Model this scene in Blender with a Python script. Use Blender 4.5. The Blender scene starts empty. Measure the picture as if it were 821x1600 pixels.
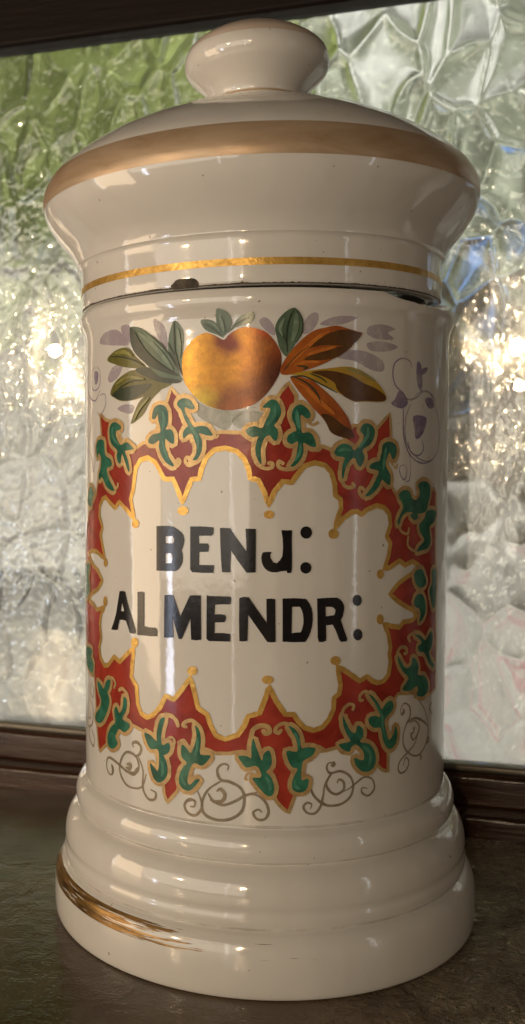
import bpy, math, random
from mathutils import Vector, Matrix, noise
from mathutils.geometry import delaunay_2d_cdt
random.seed(7)
scene = bpy.context.scene
C = scene.collection
R = math.radians

# ------------------------------------------------------------------ camera model
F = 1597.0; PX = 275.0; PY = 800.0
PIT = math.atan((800 - 716) / F)
AXIS_PX = 412.0
AZ = math.atan((AXIS_PX - PX) / F)
D = 0.325
ZC = 0.1410
CX, CY = -D * math.sin(AZ), -D * math.cos(AZ)
FW = Vector((0, math.cos(PIT), -math.sin(PIT)))
UP = Vector((0, math.sin(PIT), math.cos(PIT)))
RT = Vector((1, 0, 0))
CAM = Vector((CX, CY, ZC))

def ray(x, y):
    return (FW * F + RT * (x - PX) + UP * (PY - y)).normalized()

def at_plane(x, y, p0, n):
    d = ray(x, y)
    return CAM + d * ((p0 - CAM).dot(n) / d.dot(n))

# ------------------------------------------------------------------ helpers
def catmull(pts, closed=False, n=6):
    out = []
    m = len(pts)
    if m < 3:
        return list(pts)
    segs = m if closed else m - 1
    for i in range(segs):
        if closed:
            p0, p1, p2, p3 = pts[(i - 1) % m], pts[i], pts[(i + 1) % m], pts[(i + 2) % m]
        else:
            p0 = pts[max(i - 1, 0)]; p1 = pts[i]; p2 = pts[i + 1]; p3 = pts[min(i + 2, m - 1)]
        for k in range(n):
            t = k / n
            out.append(tuple(0.5 * ((2 * p1[j]) + (-p0[j] + p2[j]) * t + (2 * p0[j] - 5 * p1[j] + 4 * p2[j] - p3[j]) * t * t
                       + (-p0[j] + 3 * p1[j] - 3 * p2[j] + p3[j]) * t ** 3) for j in range(2)))
    if not closed:
        out.append(tuple(pts[-1]))
    return out

def mesh_obj(name, verts, faces, mat, parent=None, smooth=True):
    me = bpy.data.meshes.new(name)
    me.from_pydata([tuple(v) for v in verts], [], faces)
    me.update()
    if mat:
        me.materials.append(mat)
    if smooth:
        me.polygons.foreach_set('use_smooth', [True] * len(me.polygons))
    o = bpy.data.objects.new(name, me)
    C.objects.link(o)
    if parent:
        o.parent = parent
    return o

def empty(name, label, cat, loc=(0, 0, 0), group=None):
    o = bpy.data.objects.new(name, None); C.objects.link(o)
    o.location = loc; o.empty_display_size = 0.02
    o['label'] = label; o['category'] = cat
    if group: o['group'] = group
    return o

def lathe(name, prof, mat, parent, segs=320, fn=None, a0=None, a1=None):
    """prof: list of (r, z) in metres, bottom to top; closed on the axis where r == 0"""
    verts = []; faces = []
    full = a0 is None
    n = segs if full else segs + 1
    rows = []
    for (r, z) in prof:
        if r < 1e-7 and full:
            rows.append([len(verts)]); verts.append((0, 0, z)); continue
        row = []
        for i in range(n):
            a = (2 * math.pi * i / segs) if full else a0 + (a1 - a0) * i / segs
            rr, zz = (r, z) if fn is None else fn(r, z, a)
            row.append(len(verts)); verts.append((rr * math.sin(a), -rr * math.cos(a), zz))
        rows.append(row)
    for A, B in zip(rows, rows[1:]):
        m = n if full else n - 1
        for i in range(m):
            j = (i + 1) % n
            if len(A) == 1: faces.append((A[0], B[j], B[i]))
            elif len(B) == 1: faces.append((A[i], A[j], B[0]))
            else: faces.append((A[i], A[j], B[j], B[i]))
    return mesh_obj(name, verts, faces, mat, parent)

def smooth_prof(pts, n=5):
    """pts (mm); a point given as (r, z, 's') is a sharp corner"""
    out = []; run = []
    for p in pts:
        run.append((p[0], p[1]))
        if len(p) > 2 and len(run) > 1:
            out += catmull(run, n=n)[:-1]; run = [(p[0], p[1])]
    out += catmull(run, n=n) if len(run) > 2 else run
    return [(max(a, 0) / 1000, b / 1000) for a, b in out]

# ------------------------------------------------------------------ materials
def new_mat(name):
    m = bpy.data.materials.new(name); m.use_nodes = True
    nt = m.node_tree
    b = nt.nodes['Principled BSDF']
    return m, nt, b

def N(nt, t, **kw):
    n = nt.nodes.new(t)
    for k, v in kw.items():
        if k in n.inputs: n.inputs[k].default_value = v
        else: setattr(n, k, v)
    return n

def ramp(nt, fac, stops, interp='LINEAR'):
    r = nt.nodes.new('ShaderNodeValToRGB')
    cr = r.color_ramp; cr.interpolation = interp
    while len(cr.elements) < len(stops): cr.elements.new(0.5)
    for e, (p, c) in zip(cr.elements, stops):
        e.position = p; e.color = (*c, 1) if len(c) == 3 else c
    nt.links.new(fac, r.inputs['Fac'])
    return r.outputs['Color']

def coords(nt, scale=(1, 1, 1), kind='Object'):
    t = nt.nodes.new('ShaderNodeTexCoord'); m = nt.nodes.new('ShaderNodeMapping')
    m.inputs['Scale'].default_value = scale
    nt.links.new(t.outputs[kind], m.inputs['Vector'])
    return m.outputs['Vector']

def tex_noise(nt, vec, scale, detail=4, rough=0.55, dist=0.0):
    n = nt.nodes.new('ShaderNodeTexNoise')
    n.inputs['Scale'].default_value = scale; n.inputs['Detail'].default_value = detail
    n.inputs['Roughness'].default_value = rough; n.inputs['Distortion'].default_value = dist
    nt.links.new(vec, n.inputs['Vector'])
    return n.outputs['Fac']

def bump(nt, h, b, strength=0.3, dist=0.001, prev=None):
    n = nt.nodes.new('ShaderNodeBump')
    n.inputs['Strength'].default_value = strength; n.inputs['Distance'].default_value = dist
    nt.links.new(h, n.inputs['Height'])
    if prev: nt.links.new(prev, n.inputs['Normal'])
    if b: nt.links.new(n.outputs['Normal'], b.inputs['Normal'])
    return n.outputs['Normal']

def porcelain():
    m, nt, b = new_mat('glazed_porcelain')
    v = coords(nt)
    f = tex_noise(nt, v, 28, 5, 0.6)
    c = ramp(nt, f, [(0.3, (0.74, 0.71, 0.655)), (0.7, (0.81, 0.785, 0.74))])
    # tiny kiln specks
    f2 = tex_noise(nt, v, 620, 1, 0.4)
    sp = ramp(nt, f2, [(0.785, (1, 1, 1)), (0.81, (0.45, 0.38, 0.3))])
    mx = nt.nodes.new('ShaderNodeMix'); mx.data_type = 'RGBA'; mx.blend_type = 'MULTIPLY'; mx.inputs['Factor'].default_value = 1
    nt.links.new(c, mx.inputs['A']); nt.links.new(sp, mx.inputs['B'])
    nt.links.new(mx.outputs['Result'], b.inputs['Base Color'])
    fr = tex_noise(nt, v, 60, 4, 0.6)
    mr = N(nt, 'ShaderNodeMapRange'); nt.links.new(fr, mr.inputs['Value'])
    mr.inputs['To Min'].default_value = 0.03; mr.inputs['To Max'].default_value = 0.13
    nt.links.new(mr.outputs['Result'], b.inputs['Roughness'])
    b.inputs['IOR'].default_value = 1.75
    b.inputs['Subsurface Weight'].default_value = 0.12
    b.inputs['Subsurface Radius'].default_value = (0.006, 0.004, 0.002)
    b.inputs['Subsurface Scale'].default_value = 0.6
    # hand-thrown waviness of the glaze: long vertical facets and fine orange peel
    vv = coords(nt, (1, 1, 0.12))
    w = tex_noise(nt, vv, 60, 2, 0.5)
    n1 = bump(nt, w, None, 0.35, 0.0012)
    w2 = tex_noise(nt, v, 260, 2, 0.5)
    bump(nt, w2, b, 0.10, 0.0004, n1)
    return m

def paint(name, col, col2, rough=0.22, metallic=0.0, scale=180, stretch=(1, 1, 1), bump_s=0.12, spec=0.5):
    m, nt, b = new_mat(name)
    v = coords(nt, stretch)
    f = tex_noise(nt, v, scale, 5, 0.65, 0.6)
    c = ramp(nt, f, [(0.32, col2), (0.62, col)])
    nt.links.new(c, b.inputs['Base Color'])
    b.inputs['Roughness'].default_value = rough; b.inputs['Metallic'].default_value = metallic
    b.inputs['Specular IOR Level'].default_value = spec
    h = tex_noise(nt, v, scale * 3, 2, 0.5)
    bump(nt, h, b, bump_s, 0.0003)
    return m

M = {}
M['porcelain'] = porcelain()
M['red'] = paint('red_enamel', (0.42, 0.05, 0.028), (0.24, 0.021, 0.014), 0.2, scale=110)
M['green'] = paint('green_enamel', (0.045, 0.20, 0.125), (0.012, 0.08, 0.048), 0.2, scale=150)
M['gold'] = paint('burnished_gold', (0.80, 0.50, 0.13), (0.55, 0.31, 0.07), 0.34, 0.5, 260, bump_s=0.35)
M['pale_gold'] = paint('rubbed_gold', (0.68, 0.46, 0.20), (0.46, 0.29, 0.13), 0.36, 0.35, 320, bump_s=0.3)
M['ochre_gold'] = paint('matt_gold_band', (0.60, 0.44, 0.29), (0.44, 0.29, 0.17), 0.36, 0.3, 40, (1, 1, 4), 0.15)
M['worn_gold'] = paint('worn_gilding', (0.66, 0.56, 0.47), (0.58, 0.46, 0.37), 0.2, 0.0, 60)
M['black'] = paint('black_enamel', (0.012, 0.010, 0.011), (0.007, 0.006, 0.007), 0.16, bump_s=0.08)
M['sage'] = paint('sage_green_enamel', (0.13, 0.19, 0.12), (0.07, 0.115, 0.075), 0.22, scale=120)
M['sage_light'] = paint('pale_sage_enamel', (0.24, 0.32, 0.23), (0.13, 0.19, 0.12), 0.22, scale=300)
M['orange_light'] = paint('bright_orange_enamel', (0.62, 0.20, 0.03), (0.46, 0.12, 0.02), 0.22, scale=300)
M['olive_light'] = paint('pale_olive_enamel', (0.33, 0.31, 0.08), (0.20, 0.18, 0.04), 0.22, scale=300)
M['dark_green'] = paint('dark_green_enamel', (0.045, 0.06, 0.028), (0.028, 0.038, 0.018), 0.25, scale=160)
M['olive'] = paint('olive_enamel', (0.20, 0.18, 0.035), (0.10, 0.10, 0.022), 0.25, scale=120)
M['orange'] = paint('orange_enamel', (0.46, 0.13, 0.02), (0.30, 0.065, 0.012), 0.22, scale=120)
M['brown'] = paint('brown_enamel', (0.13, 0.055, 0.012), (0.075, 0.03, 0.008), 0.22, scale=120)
M['yellow'] = paint('yellow_enamel', (0.50, 0.32, 0.035), (0.36, 0.20, 0.02), 0.22, scale=120)
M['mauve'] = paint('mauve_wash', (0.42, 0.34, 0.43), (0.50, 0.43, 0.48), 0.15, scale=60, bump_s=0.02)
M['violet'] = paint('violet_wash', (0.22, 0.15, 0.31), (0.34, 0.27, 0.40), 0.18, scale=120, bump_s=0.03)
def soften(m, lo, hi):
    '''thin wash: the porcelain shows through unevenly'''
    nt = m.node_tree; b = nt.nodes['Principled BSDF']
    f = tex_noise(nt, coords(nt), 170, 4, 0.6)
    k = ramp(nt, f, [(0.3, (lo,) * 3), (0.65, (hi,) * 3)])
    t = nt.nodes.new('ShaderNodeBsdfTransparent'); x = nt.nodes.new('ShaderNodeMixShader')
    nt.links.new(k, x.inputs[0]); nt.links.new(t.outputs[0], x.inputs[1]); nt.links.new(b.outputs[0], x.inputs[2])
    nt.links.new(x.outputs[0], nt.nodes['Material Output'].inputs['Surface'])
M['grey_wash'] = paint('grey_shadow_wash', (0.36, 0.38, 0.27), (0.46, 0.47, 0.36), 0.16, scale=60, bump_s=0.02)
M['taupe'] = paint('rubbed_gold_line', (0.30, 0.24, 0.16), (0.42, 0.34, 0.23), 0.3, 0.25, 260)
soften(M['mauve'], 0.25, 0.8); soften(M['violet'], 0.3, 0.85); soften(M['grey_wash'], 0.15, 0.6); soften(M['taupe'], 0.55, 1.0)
M['dirt'] = paint('dark_chipped_biscuit', (0.12, 0.095, 0.07), (0.03, 0.024, 0.018), 0.85, scale=300, bump_s=0.8)

# fruit: lustre paint with its own painted colours (vertex colours)
def fruit_mat():
    m, nt, b = new_mat('lustre_fruit')
    a = nt.nodes.new('ShaderNodeVertexColor'); a.layer_name = 'Col'
    v = coords(nt)
    f = tex_noise(nt, v, 330, 5, 0.75)
    c2 = ramp(nt, f, [(0.35, (0.62, 0.60, 0.58)), (0.62, (1.0, 1.0, 1.0))])
    mx = nt.nodes.new('ShaderNodeMix'); mx.data_type = 'RGBA'; mx.blend_type = 'MULTIPLY'; mx.inputs['Factor'].default_value = 1
    nt.links.new(a.outputs['Color'], mx.inputs['A']); nt.links.new(c2, mx.inputs['B'])
    nt.links.new(mx.outputs['Result'], b.inputs['Base Color'])
    b.inputs['Roughness'].default_value = 0.28; b.inputs['Metallic'].default_value = 0.3
    h = tex_noise(nt, v, 1500, 2, 0.6)
    bump(nt, h, b, 0.06, 0.0003)
    return m
M['fruit'] = fruit_mat()

# ------------------------------------------------------------------ JAR
body_prof = smooth_prof([
    (0, 2.2), (40, 2.2), (60, 1.6), (63.5, 0.4), (64.6, 0.0), (65.7, 0.5), (66.15, 2.0), (66.3, 5.0), (66.2, 9.0), (65.8, 12.2),
    (65.0, 14.6), (63.9, 16.2), (63.0, 16.9), (62.6, 17.3, 's'),
    (63.05, 18.6), (63.1, 20.2), (62.75, 21.6), (62.75, 22.6), (62.95, 24.0), (62.7, 26.5), (62.0, 29.0), (60.9, 31.0), (59.4, 32.4), (58.3, 33.0), (58.1, 33.2, 's'),
    (59.1, 34.4), (59.45, 36.2), (59.3, 38.3), (58.4, 40.4), (57.2, 41.5), (56.5, 42.1), (56.35, 42.5, 's'),
    (56.4, 44.5), (56.4, 60), (56.4, 100), (56.35, 150), (56.2, 170), (56.15, 175), (56.35, 177.8), (56.9, 179.6), (57.5, 181.0), (57.75, 182.6), (57.5, 184.0), (56.7, 185.1),
    (55.6, 185.4), (53, 185.4), (51.2, 184.8), (50.8, 182), (50.8, 170), (50.5, 120), (48, 60), (42, 54), (0, 53)])
# radius lookup of the outer wall
_outer = [(z, r) for r, z in body_prof if r > 0.05615 or z > 0.17]
def body_r(z):
    best = None
    pts = [(p[1], p[0]) for p in body_prof]
    rr = 0
    for (z0, r0), (z1, r1) in zip(pts, pts[1:]):
        lo, hi = min(z0, z1), max(z0, z1)
        if lo <= z <= hi and hi > lo:
            v = r0 + (r1 - r0) * (z - z0) / (z1 - z0)
            rr = max(rr, v)
    return rr if rr > 0.05 else 0.0564

def bearing(x, y, r=0.0564):
    """pixel of the photograph -> (angle, z) on the wall, r from body_r"""
    d = ray(x, y); 
    z = None
    for _ in range(5):
        a = d.x ** 2 + d.y ** 2; b = 2 * (CX * d.x + CY * d.y); c = CX * CX + CY * CY - r * r
        disc = b * b - 4 * a * c
        if disc < 0: disc = 0
        t = (-b - math.sqrt(disc)) / (2 * a)
        p = CAM + d * t
        z = p.z
        r = body_r(min(max(z, 0.001), 0.184))
    return math.atan2(p.x, -p.y), z

jar = empty('apothecary_jar', 'white glazed porcelain apothecary jar lettered BENJ: ALMENDR:, with painted fruit and red green gold cartouche', 'jar')
def chip_fn(r, z, a):
    # a long shallow chip taken out of the rim on the right
    a = (a + math.pi) % (2 * math.pi) - math.pi
    if z > 0.1775 and r > 0.0505:
        da = (a - R(47)) / R(17)
        if abs(da) < 1:
            k = (1 - da * da) ** 0.6
            depth = 0.0024 * k * (1 + 0.18 * noise.noise(Vector((a * 30, z * 200, 0))))
            if z > 0.1852 - depth:
                z = 0.1852 - depth + 0.15 * (z - 0.1852 + depth)
    return r, z
body = lathe('body', body_prof, M['porcelain'], jar, segs=480, fn=chip_fn)

# ---- the lid sits a touch off centre and leans left
lid_prof = smooth_prof([
    (0, 190), (49, 190), (50.2, 187.2), (51.5, 186.0), (54.4, 185.75), (55.1, 186.3), (55.35, 187.5), (55.4, 190), (55.4, 194), (55.5, 197.6), (55.9, 198.8), (56.5, 199.35, 's'),
    (56.6, 199.9), (57.2, 201.3), (58.6, 203.6), (60.9, 206.4), (63.2, 209.4), (65.2, 212.6), (66.3, 215.6), (66.55, 218.6), (65.8, 221.8), (63.6, 225.2), (60.0, 228.6),
    (54.5, 232.6), (47, 236.8), (38, 240.8), (29, 244.2), (21, 246.8), (16.5, 248.0), (14.9, 248.7)])
def lid_off(r, z): return (r, z)
lid = lathe('lid', lid_prof, M['porcelain'], jar, segs=400)
knob_prof = smooth_prof([(14.9, 248.6), (14.3, 249.4), (14.2, 250.6), (14.6, 251.8), (16.3, 253.9), (19.0, 256.4), (21.4, 258.8), (22.35, 261.3), (22.0, 264.0), (20.3, 266.6),
    (17.0, 269.0), (12.5, 271.2), (7, 272.6), (0, 273.2)])
knob = lathe('knob', knob_prof, M['porcelain'], lid, segs=200)

def strip(name, prof, z0, z1, mat, parent, off=0.00005, segs=320, a0=None, a1=None, wob=0.0):
    """painted ring lying on the lathe surface between heights z0 and z1 (metres)"""
    pts = []
    n = max(6, int((z1 - z0) / 0.0004))
    prf = [p for p in prof if True]
    for i in range(n + 1):
        z = z0 + (z1 - z0) * i / n
        rr = 0
        for (r_0, z_0), (r_1, z_1) in zip(prf, prf[1:]):
            if min(z_0, z_1) <= z <= max(z_0, z_1) and z_0 != z_1:
                rr = max(rr, r_0 + (r_1 - r_0) * (z - z_0) / (z_1 - z_0))
        pts.append((rr, z))
    # offset along the outline's normal
    out = []
    for i, (r_, z_) in enumerate(pts):
        a_ = pts[max(i - 1, 0)]; b_ = pts[min(i + 1, n)]
        dr, dz = b_[0] - a_[0], b_[1] - a_[1]; l = math.hypot(dr, dz) or 1
        out.append((r_ + dz / l * off, z_ - dr / l * off))
    def fn(r, z, a):
        if wob:
            k = (z - (z0 + z1) / 2) / (z1 - z0) * 2
            z = z + wob * k * noise.noise(Vector((math.sin(a) * 6, math.cos(a) * 6, 3 * k)))
        return r, z
    return lathe(name, out, mat, parent, segs=segs, a0=a0, a1=a1)
b1 = strip('gold_band', lid_prof, 0.2160, 0.2247, M['ochre_gold'], lid)
b1['label'] = 'broad matt gold band round the widest part of the lid'
b2 = strip('gold_band', lid_prof, 0.1908, 0.1927, M['gold'], lid)
b2['label'] = 'narrow bright gold band above the lid edge'
strip('gold_ring', knob_prof, 0.2498, 0.2504, M['ochre_gold'], knob)
kc = strip('knob_band', knob_prof, 0.2645, 0.2728, M['worn_gold'], knob)
LT = Matrix.Translation(Vector((-0.0016, 0, 0.1863))) @ Matrix.Rotation(R(-0.8), 4, 'Y') @ Matrix.Translation(Vector((0, 0, -0.1858)))
lid.matrix_world = LT

# ---- painting on the wall: outlines are unrolled to (arc, height) and laid 0.04-0.2 mm proud of the glaze
R0 = 0.0564
def wrap_mesh(name, polys, mat, parent, off, grid=0.0016, holes=(), colfn=None):
    """polys: list of closed outlines in (s, z); each triangulated with inner grid points"""
    verts = []; faces = []
    for poly in polys:
        hs = list(holes)
        pts = [Vector(p) for p in poly]
        # drop near-duplicates
        q = [pts[0]]
        for p in pts[1:]:
            if (p - q[-1]).length > 2e-5: q.append(p)
        if (q[0] - q[-1]).length < 2e-5: q.pop()
        if len(q) < 3: continue
        vs = list(q); es = [(i, (i + 1) % len(q)) for i in range(len(q))]
        fc = [list(range(len(q)))]
        for h in hs:
            b0 = len(vs); vs += [Vector(p) for p in h]
            es += [(b0 + i, b0 + (i + 1) % len(h)) for i in range(len(h))]
        x0 = min(p.x for p in q); x1 = max(p.x for p in q); y0 = min(p.y for p in q); y1 = max(p.y for p in q)
        i0 = int(x0 / grid); i1 = int(x1 / grid) + 1; j0 = int(y0 / grid); j1 = int(y1 / grid) + 1
        for i in range(i0, i1 + 1):
            for j in range(j0, j1 + 1):
                vs.append(Vector((i * grid + 1.3e-5, j * grid + (0.5 * grid if i % 2 else 0))))
        ov, oe, of, *_ = delaunay_2d_cdt([v * 1000 for v in vs], es, [], 0, 1e-5)
        ov = [v / 1000 for v in ov]
        def inside(p, pl):
            c = False; n = len(pl); j = n - 1
            for i in range(n):
                if (pl[i][1] > p[1]) != (pl[j][1] > p[1]) and p[0] < (pl[j][0] - pl[i][0]) * (p[1] - pl[i][1]) / (pl[j][1] - pl[i][1]) + pl[i][0]:
                    c = not c
                j = i
            return c
        base = len(verts); used = {}
        for f in of:
            cx_ = sum(ov[i].x for i in f) / len(f); cy_ = sum(ov[i].y for i in f) / len(f)
            if not inside((cx_, cy_), q): continue
            if any(inside((cx_, cy_), h) for h in hs): continue
            idx = []
            for i in f:
                if i not in used:
                    used[i] = len(verts); verts.append(ov[i])
                idx.append(used[i])
            a, b, c = verts[idx[0]], verts[idx[1]], verts[idx[2]]
            if (b.x - a.x) * (c.y - a.y) - (b.y - a.y) * (c.x - a.x) < 0: idx.reverse()
            faces.append(idx)
    if not faces: return None
    P = []; Nn = []
    for v in verts:
        th = v.x / R0; r = body_r(v.y) + off
        P.append((r * math.sin(th), -r * math.cos(th), v.y)); Nn.append((math.sin(th), -math.cos(th), 0))
    o = mesh_obj(name, P, faces, mat, parent)
    o.data.normals_split_custom_set_from_vertices(Nn)
    if colfn:
        ca = o.data.color_attributes.new('Col', 'FLOAT_COLOR', 'POINT')
        for i, v in enumerate(verts):
            ca.data[i].color = (*colfn(v.x, v.y), 1)
    return o

def U(pts):
    """photo pixels -> unrolled (s, z)"""
    out = []
    for x, y in pts:
        th, z = bearing(x, y)
        out.append((th * R0, z))
    return out
def T(x0, y0, pts, k=5.006):
    return [(x0 + u / k, y0 + v / k) for u, v in pts]

def stroke_poly(pts, w, taper=False, closed=False):
    """ribbon outline round a centre line given in (s, z) metres; w full width"""
    L = []; Rr = []
    n = len(pts)
    for i, p in enumerate(pts):
        if closed: a = pts[(i - 1) % n]; b = pts[(i + 1) % n]
        else: a = pts[max(i - 1, 0)]; b = pts[min(i + 1, n - 1)]
        dx, dy = b[0] - a[0], b[1] - a[1]; l = math.hypot(dx, dy) or 1e-9
        nx, ny = -dy / l, dx / l
        h = w / 2
        if taper and not closed:
            t = i / (n - 1); h *= 0.45 + 0.55 * min(1, 4 * t, 4 * (1 - t))
        h *= 1 + 0.16 * noise.noise(Vector((p[0] * 900, p[1] * 900, 0)))
        L.append((p[0] + nx * h, p[1] + ny * h)); Rr.append((p[0] - nx * h, p[1] - ny * h))
    return L, Rr

def ribbon_mesh(name, lines, mat, parent, off, taper=False):
    """lines: list of (pts_sz, width, closed) -> one mesh of quad strips"""
    verts = []; faces = []; Nn = []
    for pts, w, closed in lines:
        L, Q = stroke_poly(pts, w, taper, closed)
        b = len(verts)
        for (l, q) in zip(L, Q):
            for k in (0, 1, 2):
                s = l[0] + (q[0] - l[0]) * k / 2; z = l[1] + (q[1] - l[1]) * k / 2
                th = s / R0; r = body_r(z) + off + (0.00003 if k == 1 else 0)
                verts.append((r * math.sin(th), -r * math.cos(th), z)); Nn.append((math.sin(th), -math.cos(th), 0))
        n = len(pts)
        for i in range(n if closed else n - 1):
            j = (i + 1) % n
            for k in (0, 1):
                faces.append((b + i * 3 + k + 1, b + j * 3 + k + 1, b + j * 3 + k, b + i * 3 + k))
        if not closed:   # round ends
            for e, (c, other) in ((0, (pts[0], pts[1])), (n - 1, (pts[-1], pts[-2]))):
                h = math.hypot(L[e][0] - Q[e][0], L[e][1] - Q[e][1]) / 2
                ci = len(verts)
                ring = [c] + [(c[0] + h * math.cos(t * math.pi / 6), c[1] + h * math.sin(t * math.pi / 6)) for t in range(12)]
                for (s, z) in ring:
                    th = s / R0; r = body_r(z) + off + 0.000004
                    verts.append((r * math.sin(th), -r * math.cos(th), z)); Nn.append((math.sin(th), -math.cos(th), 0))
                for t in range(12):
                    faces.append((ci, ci + 1 + t, ci + 1 + (t + 1) % 12))
    o = mesh_obj(name, verts, faces, mat, parent)
    o.data.normals_split_custom_set_from_vertices(Nn)
    return o

PXM = 0.325 / F * 0.83      # one photo pixel on the front of the wall, metres
def ell(cx, cy, rx, ry, n=24):
    return [(cx + rx * math.cos(2 * math.pi * i / n), cy + ry * math.sin(2 * math.pi * i / n)) for i in range(n)]
# ------------------------------------------------------------------ the painting, outline by outline
OPEN = [(205,780),(209,764),(211,745),(213,731),(220,719),(232,715),(243,722),(250,734),(256,747),(262,749),(271,748),(277,762),(286,786),
 (293,766),(300,749),(312,748),(315,734),(322,716),(335,703),(353,700),(370,705),(382,717),(389,733),(391,747),(404,750),(413,768),(420,790),
 (429,768),(442,752),(456,754),(466,740),(476,728),(492,723),(508,727),(518,738),(523,756),(524,774),(532,780),(533,794),(528,808),(523,826),
 (536,810),(550,800),(558,799),(565,804),(572,797),(588,790),(600,793),(608,803),(610,820),(604,838),(610,849),(607,868),(600,890),
 (610,886),(624,876),(633,883),(644,877),(655,884),(650,893),(636,901),(622,912),(609,928),(622,940),(638,950),(645,953),(651,962),(644,969),
 (630,972),(624,980),(610,978),(600,974),(607,992),(610,1012),(608,1022),(610,1034),(607,1054),(599,1064),(590,1067),(582,1064),(573,1057),(562,1064),(548,1054),(527,1040),
 (532,1070),(530,1084),(522,1090),(521,1108),(514,1124),(504,1136),(490,1141),(476,1137),(466,1127),(459,1116),(446,1116),(432,1096),(420,1072),
 (416,1088),(406,1114),(388,1119),(382,1134),(372,1148),(352,1155),(338,1149),(330,1134),(324,1116),(310,1106),(304,1080),(298,1058),
 (286,1076),(272,1093),(260,1087),(250,1106),(240,1117),(230,1121),(221,1114),(216,1100),(214,1072),(206,1058),(208,1030),(210,1012),
 (198,1023),(188,1034),(179,1026),(170,1039),(164,1040),(158,1028),(156,1012),(159,996),(157,976),(159,958),(165,948),
 (152,953),(147,944),(140,938),(144,928),(154,920),(161,907),(154,892),(146,882),(139,864),(146,860),(152,862),(165,874),
 (158,836),(161,824),(156,806),(157,790),(161,780),(166,777),(173,786),(181,794),(187,784),(200,798),(211,812),(207,792)]
OUT = [(157,646),(166,656),(180,660),(196,700),(206,706),(224,692),(236,690),(250,660),(262,625),(268,606),(282,622),(288,650),(300,690),(314,682),(344,675),(377,676),
 (392,688),(404,662),(425,634),(439,612),(451,598),(463,618),(462,650),(474,690),(490,700),(504,697),(514,701),(522,706),(536,690),(552,664),(560,666),(572,676),(590,668),
 (609,646),(611,680),(606,700),(598,740),(604,756),(612,760),(622,778),(632,792),(650,790),(664,780),(678,762),(681,770),(680,850),(681,900),(680,960),(681,1000),(680,1044),(680,1076),(670,1086),
 (650,1084),(638,1082),(622,1084),(612,1098),(604,1130),(606,1160),(606,1206),(596,1202),(588,1194),(580,1170),(560,1160),(540,1158),(526,1168),(508,1173),(498,1166),
 (480,1175),(466,1190),(462,1240),(451,1270),(441,1262),(432,1252),(424,1230),(410,1190),(396,1176),(378,1174),(360,1177),(338,1177),(322,1170),(300,1190),(286,1200),(278,1236),(262,1254),(257,1240),(256,1228),(248,1190),(236,1150),(224,1142),(206,1132),
 (190,1140),(172,1158),(157,1174),(155,1166),(152,1132),(150,1080),(148,1050),(140,1010),(136,1000),(135,960),(137,900),(135,860),(137,820),(140,800),(148,782),(151,772),(154,748),(162,740),(166,720),(160,690)]
def dens(p, n=2):
    out = []
    for a, b in zip(p, p[1:] + p[:1]):
        for k in range(n): out.append((a[0] + (b[0] - a[0]) * k / n, a[1] + (b[1] - a[1]) * k / n))
    return out
openU = U(dens(OPEN, 3)); outU = U(dens(OUT, 3))
orn_red = wrap_mesh('cartouche_ground', [outU], M['red'], body, 0.00009, holes=[openU])
px = R0 * 2 * math.pi / 1780     # not used for placing: one photo pixel of brush width on the wall
px = 0.000168
lines = [(openU, 5.6 * px, True)]
glines = []
ribbon_mesh('inner_gold_outline', [(openU, 8.2 * px, True)], M['gold'], body, 0.00014)
ribbon_mesh('outer_gold_outline', [(outU, 6 * px, True)], M['pale_gold'], body, 0.00014)
BALLS = [(286.4,798,8.5,7),(420.5,804,8,6.5),(521,834,8,8),(594,897,5.5,7.5),(593.5,967.5,5.5,8),(524,1032,8,7),(418.5,1062,9,6.5),(301,1048,8,7),(211,1004,5.5,8),(165.5,939.5,3,8),(166,879,3,7),(212.5,818,5.5,7)]
for b_ in BALLS: wrap_mesh('gold_finial', [U(ell(*b_))], M['gold'], body, 0.00018)

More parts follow.
